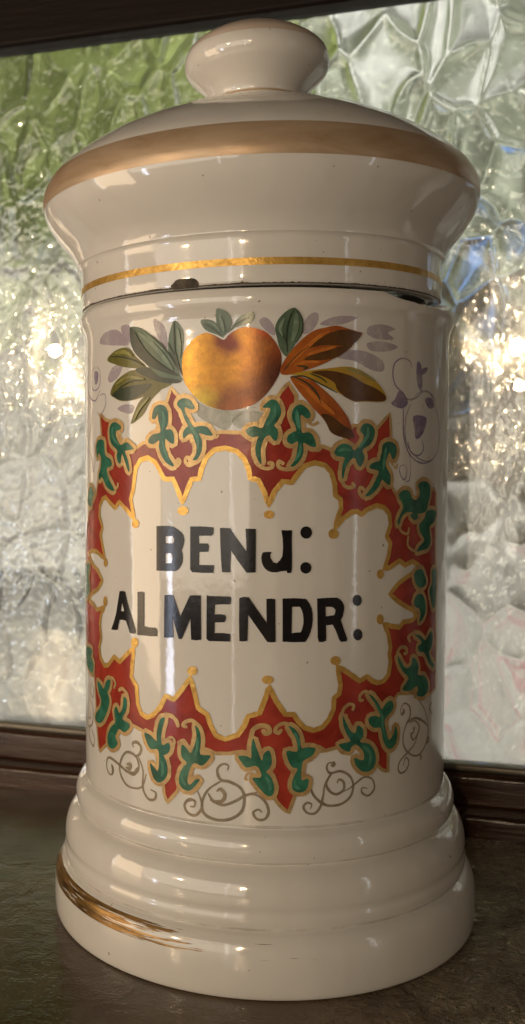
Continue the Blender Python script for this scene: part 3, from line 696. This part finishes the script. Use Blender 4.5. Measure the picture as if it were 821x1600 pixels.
ch = rim_patch('chip', lid_prof, R(-25.5), 0.1866, 0.0085, 0.0038, M['dirt'], lid, 1.3); ch['label'] = 'dark chip broken out of the lid edge, left of centre'
def grime_fn(a): return 0.00035 + 0.0004 * max(0, noise.noise(Vector((a * 9, 2, 1)))) + 0.0002 * noise.noise(Vector((a * 60, 5, 1)))
gv = []; gf = []
ng = 500
for i in range(ng + 1):
    a = R(-85) + R(170) * i / ng; hgt = max(0.0001, grime_fn(a))
    for k in (0, 1, 2):
        z = 0.1859 + hgt * k / 2; r = 0.0555 - (0.0004 if k == 0 else 0) + 0.00004 if z > 0.18625 else 0.05535
        r = max([p[0] for p in lid_prof if abs(p[1] - z) < 0.0009 and p[0] > 0.05] + [0.0545]) + 0.00008
        gv.append((r * math.sin(a), -r * math.cos(a), z))
for i in range(ng):
    for k in (0, 1): gf.append((i * 3 + k, (i + 1) * 3 + k, (i + 1) * 3 + k + 1, i * 3 + k + 1))
mesh_obj('grime_line', gv, gf, M['dirt'], lid)
# rubbed remains of the gold ring on the foot
m_, nt, b = new_mat('rubbed_gilding')
v = coords(nt, (1, 1, 14)); f = tex_noise(nt, v, 90, 4, 0.6)
nt.links.new(ramp(nt, f, [(0.35, (0.10, 0.055, 0.02)), (0.62, (0.42, 0.24, 0.07))]), b.inputs['Base Color']); b.inputs['Metallic'].default_value = 0.6; b.inputs['Roughness'].default_value = 0.3
tc0 = nt.nodes.new('ShaderNodeTexCoord'); sp0 = nt.nodes.new('ShaderNodeSeparateXYZ'); nt.links.new(tc0.outputs['Object'], sp0.inputs[0])
g0 = N(nt, 'ShaderNodeMapRange'); nt.links.new(sp0.outputs['X'], g0.inputs['Value'])
g0.inputs['From Min'].default_value = -0.062; g0.inputs['From Max'].default_value = 0.012; g0.inputs['To Min'].default_value = 0.20; g0.inputs['To Max'].default_value = -0.17
v2 = coords(nt, (1, 1, 22)); f2 = tex_noise(nt, v2, 55, 5, 0.6)
ad = N(nt, 'ShaderNodeMath', operation='ADD'); nt.links.new(f2, ad.inputs[0]); nt.links.new(g0.outputs['Result'], ad.inputs[1])
msk = ramp(nt, ad.outputs[0], [(0.545, (0, 0, 0)), (0.60, (1, 1, 1))])
tr = nt.nodes.new('ShaderNodeBsdfTransparent'); ms = nt.nodes.new('ShaderNodeMixShader')
nt.links.new(msk, ms.inputs[0]); nt.links.new(tr.outputs[0], ms.inputs[1]); nt.links.new(b.outputs[0], ms.inputs[2])
nt.links.new(ms.outputs[0], nt.nodes['Material Output'].inputs['Surface'])
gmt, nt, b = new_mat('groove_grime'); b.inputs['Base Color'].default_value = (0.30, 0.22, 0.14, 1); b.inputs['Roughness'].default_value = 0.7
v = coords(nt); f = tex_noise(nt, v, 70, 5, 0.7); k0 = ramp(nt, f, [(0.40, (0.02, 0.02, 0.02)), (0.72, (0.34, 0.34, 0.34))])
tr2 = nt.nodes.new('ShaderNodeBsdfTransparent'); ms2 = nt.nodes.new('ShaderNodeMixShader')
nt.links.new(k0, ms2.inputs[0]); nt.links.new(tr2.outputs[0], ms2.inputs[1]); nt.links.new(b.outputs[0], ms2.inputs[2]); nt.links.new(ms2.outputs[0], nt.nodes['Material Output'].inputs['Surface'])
for zz in (0.01735, 0.0333, 0.0425): strip('grime_ring', body_prof, zz - 0.0001, zz + 0.0007, gmt, body)
wg = strip('worn_gold_ring', body_prof, 0.0112, 0.0160, m_, body, a0=R(-88), a1=R(12)); wg['label'] = 'rubbed brownish remains of a gold ring on the left of the foot'

# ------------------------------------------------------------------ surroundings: shelf, window, garden
pL = at_plane(0, 1228, Vector((0, 0, 0)), Vector((0, 0, 1)))
pR = at_plane(821, 1318, Vector((0, 0, 0)), Vector((0, 0, 1)))
xd = (pR - pL).normalized(); yd = Vector((-xd.y, xd.x, 0))   # along the window, and outwards
mid = pL + xd * ((Vector((0, 0, 0)) - pL).dot(xd))
WM = Matrix((( xd.x, yd.x, 0, mid.x), (xd.y, yd.y, 0, mid.y), (0, 0, 1, 0), (0, 0, 0, 1)))
print('window yaw', math.degrees(math.atan2(xd.y, xd.x)), 'behind jar axis', mid.length)

def wood(name, c1, c2, rough, scale=(1, 14, 14), metallic=0.0, s=9):
    m, nt, b = new_mat(name)
    v = coords(nt, scale)
    f = tex_noise(nt, v, s, 8, 0.65, 1.2)
    nt.links.new(ramp(nt, f, [(0.3, c2), (0.7, c1)]), b.inputs['Base Color'])
    mr = N(nt, 'ShaderNodeMapRange'); nt.links.new(f, mr.inputs['Value'])
    mr.inputs['To Min'].default_value = rough - 0.1; mr.inputs['To Max'].default_value = rough + 0.12
    nt.links.new(mr.outputs['Result'], b.inputs['Roughness'])
    b.inputs['Metallic'].default_value = metallic
    f2 = tex_noise(nt, v, s * 4, 5, 0.6)
    bump(nt, f2, b, 0.35, 0.0008)
    return m
M['wood'] = wood('dark_stained_wood', (0.075, 0.030, 0.014), (0.028, 0.011, 0.006), 0.2)
M['shaded_wood'] = wood('wood_darkened_as_shade', (0.016, 0.008, 0.006), (0.006, 0.004, 0.003), 0.5)  # same frame wood, with the header's shade put into its colour
M['shaded_wood'].node_tree.nodes['Principled BSDF'].inputs['Specular IOR Level'].default_value = 0.15
M['lead'] = wood('aged_lead_strip', (0.28, 0.25, 0.20), (0.12, 0.10, 0.08), 0.4, (1, 4, 4), 0.6)

def box_bev(name, x0, x1, y0, y1, z0, z1, bev, mat, parent, seg=3, sub=60):
    """long moulding: rounded-rectangle section run along x, with a hand-planed waver"""
    sec = []
    for (cx_, cz_, a0) in ((y1 - bev, z1 - bev, 0), (y0 + bev, z1 - bev, 90), (y0 + bev, z0 + bev, 180), (y1 - bev, z0 + bev, 270)):
        for k in range(seg + 1):
            a = R(a0 + 90 * k / seg); sec.append((cx_ + bev * math.cos(a), cz_ + bev * math.sin(a)))
    verts = []; faces = []; n = len(sec)
    for i in range(sub + 1):
        x = x0 + (x1 - x0) * i / sub
        for (y, z) in sec:
            w = (0.0005 if sub > 1 else 0) * noise.noise(Vector((x * 18, y * 40, z * 40)))
            verts.append((x, y + w, z + w))
    for i in range(sub):
        for j in range(n):
            k = (j + 1) % n
            faces.append((i * n + j, i * n + k, (i + 1) * n + k, (i + 1) * n + j))
    faces.append(tuple(range(n - 1, -1, -1))); faces.append(tuple(sub * n + j for j in range(n)))
    o = mesh_obj(name, verts, faces, mat, parent, smooth=sub > 1)
    if sub > 1:
        wn = o.modifiers.new('weighted', 'WEIGHTED_NORMAL'); wn.weight = 100
    return o

win = empty('window', 'dark wooden framed window of rippled hammered glass behind the porcelain jar', 'window')
win.matrix_world = WM
XW0, XW1 = -0.42, 0.42
box_bev('lower_ledge', XW0, XW1, 0.0, 0.035, -0.02, 0.0085, 0.0018, M['wood'], win)
box_bev('bottom_rail', XW0, XW1, 0.011, 0.033, 0.0078, 0.0205, 0.0018, M['wood'], win)
box_bev('glazing_strip', XW0, XW1, 0.0145, 0.0192, 0.0203, 0.0232, 0.0010, M['lead'], win)
box_bev('top_rail', XW0, XW1, 0.0165, 0.031, 0.3180, 0.46, 0.002, M['shaded_wood'], win)
box_bev('stile', XW0 - 0.06, XW0, 0.0, 0.031, -0.02, 0.46, 0.003, M['wood'], win)
box_bev('stile', XW1, XW1 + 0.06, 0.0, 0.031, -0.02, 0.46, 0.003, M['wood'], win)

# hammered glass: real relief on both faces
def glass_mat():
    m, nt, b = new_mat('hammered_glass')
    b.inputs['Base Color'].default_value = (0.95, 0.96, 0.94, 1)
    b.inputs['Transmission Weight'].default_value = 1.0
    b.inputs['Roughness'].default_value = 0.14
    b.inputs['IOR'].default_value = 1.5
    v = coords(nt, (1, 1, 0.8))
    h = tex_noise(nt, v, 320, 1, 0.5, 0.3)
    n1 = bump(nt, h, None, 1.0, 0.0006)
    h2 = tex_noise(nt, v, 90, 1, 0.5, 0.4)
    n2 = bump(nt, h2, None, 0.3, 0.0004)
    nt.links.new(n2, b.inputs['Normal'])
    b.inputs['Coat Weight'].default_value = 1.0; b.inputs['Coat Roughness'].default_value = 0.015; b.inputs['Coat IOR'].default_value = 1.9
    h3 = tex_noise(nt, v, 240, 1, 0.5, 0.3)
    n3 = bump(nt, h3, None, 1.0, 0.0009, n2)
    nt.links.new(n3, b.inputs['Coat Normal'])
    n5 = bump(nt, h3, None, 1.0, 0.00030, n2)
    gs = nt.nodes.new('ShaderNodeBsdfGlossy'); gs.inputs['Roughness'].default_value = 0.05; nt.links.new(n5, gs.inputs['Normal'])
    mg = nt.nodes.new('ShaderNodeMixShader'); mg.inputs[0].default_value = 0.07
    nt.links.new(b.outputs[0], mg.inputs[1]); nt.links.new(gs.outputs[0], mg.inputs[2]); nt.links.new(mg.outputs[0], nt.nodes['Material Output'].inputs['Surface'])
    return m
M['glass'] = glass_mat()
# irregular cell sites, taller than wide
sites = []
cw, ch = 0.0155, 0.024
nx, nz = int(0.84 / cw) + 3, int(0.33 / ch) + 3
rs = random.Random(11)
grid_sites = {}
for i in range(nx):
    for j in range(nz):
        grid_sites[(i, j)] = (XW0 + (i - 1 + rs.uniform(-.42, .42) + (0.5 if j % 2 else 0)) * cw, 0.0 + (j - 1 + rs.uniform(-.42, .42)) * ch, rs.uniform(0.6, 1.25), rs.uniform(-1, 1), rs.uniform(-1, 1))
def cell_h(x, z, amp):
    wx = x + 0.0035 * noise.noise(Vector((x * 55, z * 40, 1.7))); wz = z + 0.004 * noise.noise(Vector((x * 55, z * 40, 9.1)))
    ci = int((wx - XW0) / cw) + 1; cj = int(wz / ch) + 1
    d1 = d2 = 9; g = None
    for i in range(ci - 2, ci + 3):
        for j in range(cj - 2, cj + 3):
            s = grid_sites.get((i, j))
            if not s: continue
            d = math.hypot((wx - s[0]) / cw, (wz - s[1]) / ch) / s[2]
            if d < d1: d2 = d1; d1 = d; g = s
            elif d < d2: d2 = d
    if g is None: return 0
    e = d2 - d1
    dome = 1 - math.exp(-e * 3.2)                       # raised pillow, valley between the pillows
    tilt = (wx - g[0]) / cw * g[3] * 0.22 + (wz - g[1]) / ch * g[4] * 0.22
    return amp * (dome + tilt * min(1, e * 4) + 0.10 * noise.noise(Vector((x * 160, z * 110, 4.4))))
def pane(name, x0, x1, z0, z1, y0, parent):
    st = 0.00095
    nx_ = int((x1 - x0) / st); nz_ = int((z1 - z0) / st)
    verts = []; faces = []
    th = 0.0032
    for side in (0, 1):
        for j in range(nz_ + 1):
            for i in range(nx_ + 1):
                x = x0 + (x1 - x0) * i / nx_; z = z0 + (z1 - z0) * j / nz_
                if side == 0: y = y0 - 0.0006 * noise.noise(Vector((x * 45, z * 30, 2.2)))
                else: y = y0 + th + cell_h(x, z, 0.0012)
                verts.append((x, y, z))
    w = nx_ + 1; off = w * (nz_ + 1)
    for j in range(nz_):
        for i in range(nx_):
            a = j * w + i
            faces.append((a, a + 1, a + w + 1, a + w))
            a += off
            faces.append((a, a + w, a + w + 1, a + 1))
    for i in range(nx_):
        faces.append((i, i + off, i + 1 + off, i + 1)); a = nz_ * w + i; faces.append((a, a + 1, a + 1 + off, a + off))
    for j in range(nz_):
        a = j * w; faces.append((a, a + w, a + w + off, a + off)); a = j * w + nx_; faces.append((a, a + off, a + w + off, a + w))
    return mesh_obj(name, verts, faces, M['glass'], parent)
pane('pane', -0.24, 0.27, 0.0206, 0.3204, 0.0250, win)
gm2, nt, b = new_mat('clear_glass')
fz = N(nt, 'ShaderNodeFresnel'); fz.inputs['IOR'].default_value = 1.5
gl = nt.nodes.new('ShaderNodeBsdfGlossy'); gl.inputs['Roughness'].default_value = 0.004; gl.inputs['Color'].default_value = (1, 1, 1, 1)
tp = nt.nodes.new('ShaderNodeBsdfTransparent'); tp.inputs['Color'].default_value = (0.97, 0.98, 0.97, 1); mz = nt.nodes.new('ShaderNodeMixShader')
nt.links.new(fz.outputs[0], mz.inputs[0]); nt.links.new(tp.outputs[0], mz.inputs[1]); nt.links.new(gl.outputs[0], mz.inputs[2]); nt.links.new(mz.outputs[0], nt.nodes['Material Output'].inputs['Surface'])
box_bev('added_reflecting_pane', -0.24, 0.27, 0.0200, 0.0225, 0.0207, 0.3203, 0.0003, gm2, win, sub=1)  # added smooth pane, there to carry the mirror images of the bulbs

# shelf the jar stands on
def shelf_mat():
    m, nt, b = new_mat('worn_varnished_shelf')
    v = coords(nt)
    f = tex_noise(nt, v, 16, 6, 0.6, 0.8)
    nt.links.new(ramp(nt, f, [(0.3, (0.050, 0.028, 0.012)), (0.5, (0.095, 0.057, 0.025)), (0.72, (0.16, 0.10, 0.045))]), b.inputs['Base Color'])
    mr = N(nt, 'ShaderNodeMapRange'); nt.links.new(tex_noise(nt, v, 45, 5, 0.7), mr.inputs['Value'])
    mr.inputs['To Min'].default_value = 0.07; mr.inputs['To Max'].default_value = 0.26
    nt.links.new(mr.outputs['Result'], b.inputs['Roughness'])
    n1 = bump(nt, tex_noise(nt, v, 110, 3, 0.55, 0.6), None, 0.25, 0.0012)
    n2 = bump(nt, tex_noise(nt, v, 900, 2, 0.6), None, 0.25, 0.0004, n1)
    sx_ = nt.nodes.new('ShaderNodeSeparateXYZ'); nt.links.new(v, sx_.inputs[0])
    gr = N(nt, 'ShaderNodeMapRange'); nt.links.new(sx_.outputs['X'], gr.inputs['Value']); gr.inputs['From Min'].default_value = 0.02; gr.inputs['From Max'].default_value = 0.09
    fm = tex_noise(nt, v, 260, 3, 0.6, 1.5)
    mu = N(nt, 'ShaderNodeMath', operation='MULTIPLY'); nt.links.new(fm, mu.inputs[0]); nt.links.new(gr.outputs['Result'], mu.inputs[1])
    bump(nt, mu.outputs[0], b, 1.0, 0.0036, n2)
    # window's reflected sparkle put into that end as brighter, metallic colour
    mk = N(nt, 'ShaderNodeMath', operation='MULTIPLY'); nt.links.new(gr.outputs['Result'], mk.inputs[0])
    nt.links.new(ramp(nt, tex_noise(nt, v, 60, 5, 0.7, 0.8), [(0.40, (0.15,) * 3), (0.60, (0.95,) * 3)]), mk.inputs[1])
    nt.links.new(mk.outputs[0], b.inputs['Metallic'])
    src = b.inputs['Base Color'].links[0].from_socket
    mc = nt.nodes.new('ShaderNodeMix'); mc.data_type = 'RGBA'; nt.links.new(mk.outputs[0], mc.inputs['Factor']); nt.links.new(src, mc.inputs['A']); mc.inputs['B'].default_value = (0.50, 0.41, 0.28, 1)
    nt.links.new(mc.outputs['Result'], b.inputs['Base Color'])
    b.inputs['Specular IOR Level'].default_value = 0.6
    return m
sv = []; sf = []
nS = 60
for j in range(nS + 1):
    for i in range(nS + 1):
        x = -0.55 + 1.1 * i / nS; y = -0.33 + (0.33 + 0.001) * j / nS
        sv.append((x, y, 0.0))
for j in range(nS):
    for i in range(nS):
        a = j * (nS + 1) + i; sf.append((a, a + 1, a + nS + 2, a + nS + 1))
shelf = mesh_obj('shelf', sv, sf, shelf_mat(), None)
shelf.matrix_world = WM
shelf['kind'] = 'structure'

# ---- outside, seen only through the hammered glass
def wloc(x, y, z): return WM @ Vector((x, y, z))
gm, nt, b = new_mat('pale_paving')
v = coords(nt); f = tex_noise(nt, v, 3.0, 5, 0.6)
nt.links.new(ramp(nt, f, [(0.35, (0.50, 0.48, 0.45)), (0.65, (0.70, 0.67, 0.63))]), b.inputs['Base Color']); b.inputs['Roughness'].default_value = 0.8
gz = -0.75
ground = mesh_obj('paving', [wloc(-6, 0.3, gz), wloc(6, 0.3, gz), wloc(6, 9, gz), wloc(-6, 9, gz)], [(0, 1, 2, 3)], gm)
ground['kind'] = 'structure'
# pale rendered garden wall
wm_, nt, b = new_mat('pale_render')
v = coords(nt); f = tex_noise(nt, v, 2.2, 6, 0.6)
nt.links.new(ramp(nt, f, [(0.3, (0.48, 0.47, 0.45)), (0.65, (0.68, 0.66, 0.62))]), b.inputs['Base Color']); b.inputs['Roughness'].default_value = 0.85
bump(nt, tex_noise(nt, v, 30, 3, 0.6), b, 0.4, 0.01)
gw = empty('garden_wall', 'low pale rendered garden wall seen blurred through the rippled glass', 'wall')
gw.matrix_world = WM
box_bev('wall', -4, 4, 3.2, 3.45, gz, 0.17, 0.02, wm_, gw)
box_bev('coping', -4.02, 4.02, 3.15, 3.5, 0.175, 0.23, 0.015, wm_, gw)
# foliage
def leaf_mat(name, c1, c2):
    m, nt, b = new_mat(name); v = coords(nt); f = tex_noise(nt, v, 5, 3, 0.6)
    nt.links.new(ramp(nt, f, [(0.35, c1), (0.65, c2)]), b.inputs['Base Color']); b.inputs['Roughness'].default_value = 0.5
    return m
def foliage(name, label, boxes, n, mat, seed, size=0.05, cull=-0.3):
    rs = random.Random(seed); verts = []; faces = []
    gaps = [at_plane(gx, gy, WM @ Vector((0, 2.9, 0)), yd) for gx, gy in ((715, 430), (708, 470), (768, 560), (805, 405))]
    for _ in range(n):
        x0, x1, y0, y1, z0, z1 = rs.choice(boxes)
        c = Vector((rs.uniform(x0, x1), rs.uniform(y0, y1), rs.uniform(z0, z1)))
        if noise.noise(c * 3.1 + Vector((seed, 0, 0))) < cull: continue
        cw_ = WM @ c
        if any((cw_ - g_).dot(xd) ** 2 / 0.003 + (cw_.z - g_.z) ** 2 / 0.013 < 1 for g_ in gaps): continue
        u = Vector((rs.gauss(0, 1), rs.gauss(0, 1), rs.gauss(0, 1))).normalized()
        w_ = u.cross(Vector((rs.gauss(0, 1), rs.gauss(0, 1), rs.gauss(0, 1)))).normalized()
        s = size * rs.uniform(0.6, 1.5); b0 = len(verts); nn = u.cross(w_) * s * 0.18
        for a, bb, cc in ((-1, 0, 0), (-0.3, 0.42, 1), (0.4, 0.36, 1), (1, 0, 0), (0.4, -0.36, 1), (-0.3, -0.42, 1)):
            p = c + u * (a * s) + w_ * (bb * s) + nn * cc
            verts.append(WM @ p)
        faces += [(b0, b0 + 1, b0 + 2, b0 + 3), (b0, b0 + 3, b0 + 4, b0 + 5)]
    o = mesh_obj(name, verts, faces, mat, None); o['kind'] = 'stuff'; o['label'] = label; o['category'] = 'foliage'
    return o
foliage('foliage', 'bright green leafy shrubs blurred through the upper left of the rippled glass', [(-2.3, -0.60, 2.2, 3.0, 0.54, 2.0)], 4200, leaf_mat('light_leaf', (0.20, 0.25, 0.06), (0.34, 0.39, 0.12)), 3, 0.07)
foliage('foliage', 'grey green foliage with bright gaps of sky blurred through the upper right of the rippled glass', [(-0.7, 1.9, 2.6, 3.1, 0.60, 2.0)], 3000, leaf_mat('dark_leaf', (0.22, 0.25, 0.17), (0.42, 0.44, 0.34)), 5, 0.09, -0.04)
foliage('foliage', 'brownish hedge blurred through the middle of the rippled glass', [(-2.6, 3, 2.75, 3.1, 0.16, 0.66)], 9000, leaf_mat('brown_leaf', (0.06, 0.046, 0.030), (0.20, 0.16, 0.105)), 8, 0.07, -0.9)
def fl(x, y):
    p = WM.inverted() @ at_plane(x, y, WM @ Vector((0, 1.9, 0)), yd)
    return (p.x - 0.03, p.x + 0.03, 1.85, 1.95, p.z - 0.07, p.z + 0.07)
pk = foliage('flowers', 'small crimson flowers blurred through the lower right of the rippled glass', [fl(748, 985), fl(797, 1085)], 16, leaf_mat('crimson_petal', (0.50, 0.03, 0.09), (0.60, 0.06, 0.14)), 9, 0.035, -2)
pk['category'] = 'flowers'
# sky behind everything
sm = bpy.data.materials.new('sky_glow'); sm.use_nodes = True; nt = sm.node_tree
for n_ in list(nt.nodes):
    if n_.type != 'OUTPUT_MATERIAL': nt.nodes.remove(n_)
em = nt.nodes.new('ShaderNodeEmission'); v = coords(nt)
sz = nt.nodes.new('ShaderNodeSeparateXYZ'); nt.links.new(v, sz.inputs[0])
f = tex_noise(nt, v, 0.9, 4, 0.6)
ad = N(nt, 'ShaderNodeMath', operation='MULTIPLY_ADD'); nt.links.new(f, ad.inputs[0]); ad.inputs[1].default_value = 1.2; nt.links.new(sz.outputs['Z'], ad.inputs[2])
m5 = N(nt, 'ShaderNodeMapRange'); nt.links.new(ad.outputs[0], m5.inputs['Value']); m5.inputs['From Min'].default_value = 0; m5.inputs['From Max'].default_value = 6
nt.links.new(ramp(nt, m5.outputs['Result'], [(0.42, (0.22, 0.45, 0.95)), (0.52, (1.0, 0.96, 0.88))]), em.inputs['Color']); em.inputs['Strength'].default_value = 1.9
nt.links.new(em.outputs[0], nt.nodes['Material Output'].inputs['Surface'])
sky = mesh_obj('sky', [wloc(-9, 8.9, gz - 1), wloc(9, 8.9, gz - 1), wloc(9, 8.9, 7), wloc(-9, 8.9, 7)], [(0, 1, 2, 3)], sm); sky['kind'] = 'structure'
def area2(name, loc, target, sx, sy, energy, col):
    l = bpy.data.lights.new(name, 'AREA'); l.shape = 'RECTANGLE'; l.size = sx; l.size_y = sy; l.energy = energy; l.color = col
    o = bpy.data.objects.new(name, l); C.objects.link(o); o.location = loc
    o.rotation_euler = (Vector(target) - Vector(loc)).to_track_quat('-Z', 'Y').to_euler()
area2('daylight', wloc(0.3, 1.0, 1.7), wloc(0.3, 2.7, 0.7), 2.4, 0.9, 135, (1, 0.98, 0.93))
# ------------------------------------------------------------------ lights
def area(name, loc, target, sx, sy, energy, col):
    l = bpy.data.lights.new(name, 'AREA'); l.shape = 'RECTANGLE'; l.size = sx; l.size_y = sy; l.energy = energy; l.color = col
    o = bpy.data.objects.new(name, l); C.objects.link(o); o.location = loc
    o.rotation_euler = (Vector(target) - Vector(loc)).to_track_quat('-Z', 'Y').to_euler()
    return o
def bulb(name, loc, energy, rad, col=(1, 0.72, 0.42)):
    l = bpy.data.lights.new(name, 'POINT'); l.energy = energy; l.shadow_soft_size = rad; l.color = col
    o = bpy.data.objects.new(name, l); C.objects.link(o); o.location = loc
    return o
nrm = -yd
pp = WM @ Vector((0, 0.02, 0))
def mirrored(x, y, dist):
    p = at_plane(x, y, pp, nrm); d = ray(x, y); r = d - 2 * d.dot(nrm) * nrm
    return p + r * dist
bulb('bulb', mirrored(85, 548, 1.45), 7, 0.009)
bulb('bulb', mirrored(808, 540, 1.45), 5, 0.009)
bulb('bulb', mirrored(812, 602, 1.60), 1.6, 0.008)
def polar(az, el, dist):       # az degrees to the left of the camera side of the jar
    a = R(az) + AZ
    return (-dist * math.sin(a), -dist * math.cos(a), 0.12 + dist * math.tan(R(el)))
area('room_window', polar(36, 5, 1.1), (0, 0, 0.10), 1.15, 0.50, 3.3, (1, 0.89, 0.74))
area('slit_of_light', polar(17, 0, 1.2), (0, 0, 0.10), 0.016, 0.8, 0.16, (1, 0.93, 0.85))
area('slit_of_light', polar(-55, 2, 1.2), (0, 0, 0.10), 0.03, 0.7, 0.14, (0.9, 0.95, 1))
area('slit_of_light', polar(86, 0, 1.2), (0, 0, 0.10), 0.03, 0.8, 0.28, (1, 0.93, 0.85))
area('warm_fill', polar(74, -6, 0.8), (0, 0, 0.08), 0.30, 0.5, 1.9, (1, 0.74, 0.48))  # added fill panel, warms and brightens the lower jar from the left
area('strip_window', polar(56, -11, 1.3), (0, 0, 0.05), 0.07, 0.34, 0.7, (0.72, 0.80, 1))

w = bpy.data.worlds.new('World'); scene.world = w; w.use_nodes = True
nt = w.node_tree; bg = nt.nodes['Background']
tc = nt.nodes.new('ShaderNodeTexCoord')
sep = nt.nodes.new('ShaderNodeSeparateXYZ'); nt.links.new(tc.outputs['Generated'], sep.inputs[0])
mr = N(nt, 'ShaderNodeMapRange'); nt.links.new(sep.outputs['Z'], mr.inputs['Value']); mr.inputs['From Min'].default_value = -1; mr.inputs['From Max'].default_value = 1
base = ramp(nt, mr.outputs['Result'], [(0.0, (0.07, 0.05, 0.035)), (0.45, (0.12, 0.095, 0.07)), (0.60, (0.07, 0.055, 0.042)), (0.75, (0.012, 0.010, 0.009))])
mp = nt.nodes.new('ShaderNodeMapping'); mp.inputs['Scale'].default_value = (3, 3, 0.35)
nt.links.new(tc.outputs['Generated'], mp.inputs['Vector'])
nz_ = tex_noise(nt, mp.outputs['Vector'], 2.2, 3, 0.6)
k = ramp(nt, nz_, [(0.42, (0.35, 0.33, 0.32)), (0.52, (1.1, 1.05, 1.0)), (0.6, (1.9, 1.75, 1.6))])
mx = nt.nodes.new('ShaderNodeMix'); mx.data_type = 'RGBA'; mx.blend_type = 'MULTIPLY'; mx.inputs['Factor'].default_value = 1
nt.links.new(base, mx.inputs['A']); nt.links.new(k, mx.inputs['B'])
nt.links.new(mx.outputs['Result'], bg.inputs['Color']); bg.inputs['Strength'].default_value = 1.0

# ------------------------------------------------------------------ camera
cd = bpy.data.cameras.new('camera'); cam = bpy.data.objects.new('camera', cd); C.objects.link(cam)
cam.location = CAM
rm = Matrix((RT, UP, -FW)).transposed().to_4x4()
cam.matrix_world = Matrix.Translation(CAM) @ rm
cd.sensor_fit = 'VERTICAL'; cd.sensor_height = 36; cd.lens = F / 1600 * 36
cd.shift_x = (410.5 - PX) / 1600; cd.shift_y = 0
cd.clip_start = 0.01; cd.clip_end = 100
scene.camera = cam
cd.dof.use_dof = True; cd.dof.focus_distance = 0.275; cd.dof.aperture_fstop = 20
scene.view_settings.view_transform = 'Standard'; scene.view_settings.look = 'None'
scene.view_settings.exposure = 0; scene.view_settings.gamma = 1
scene.cycles.max_bounces = 10; scene.cycles.transmission_bounces = 8; scene.cycles.sample_clamp_indirect = 25
scene.cycles.use_denoising = True
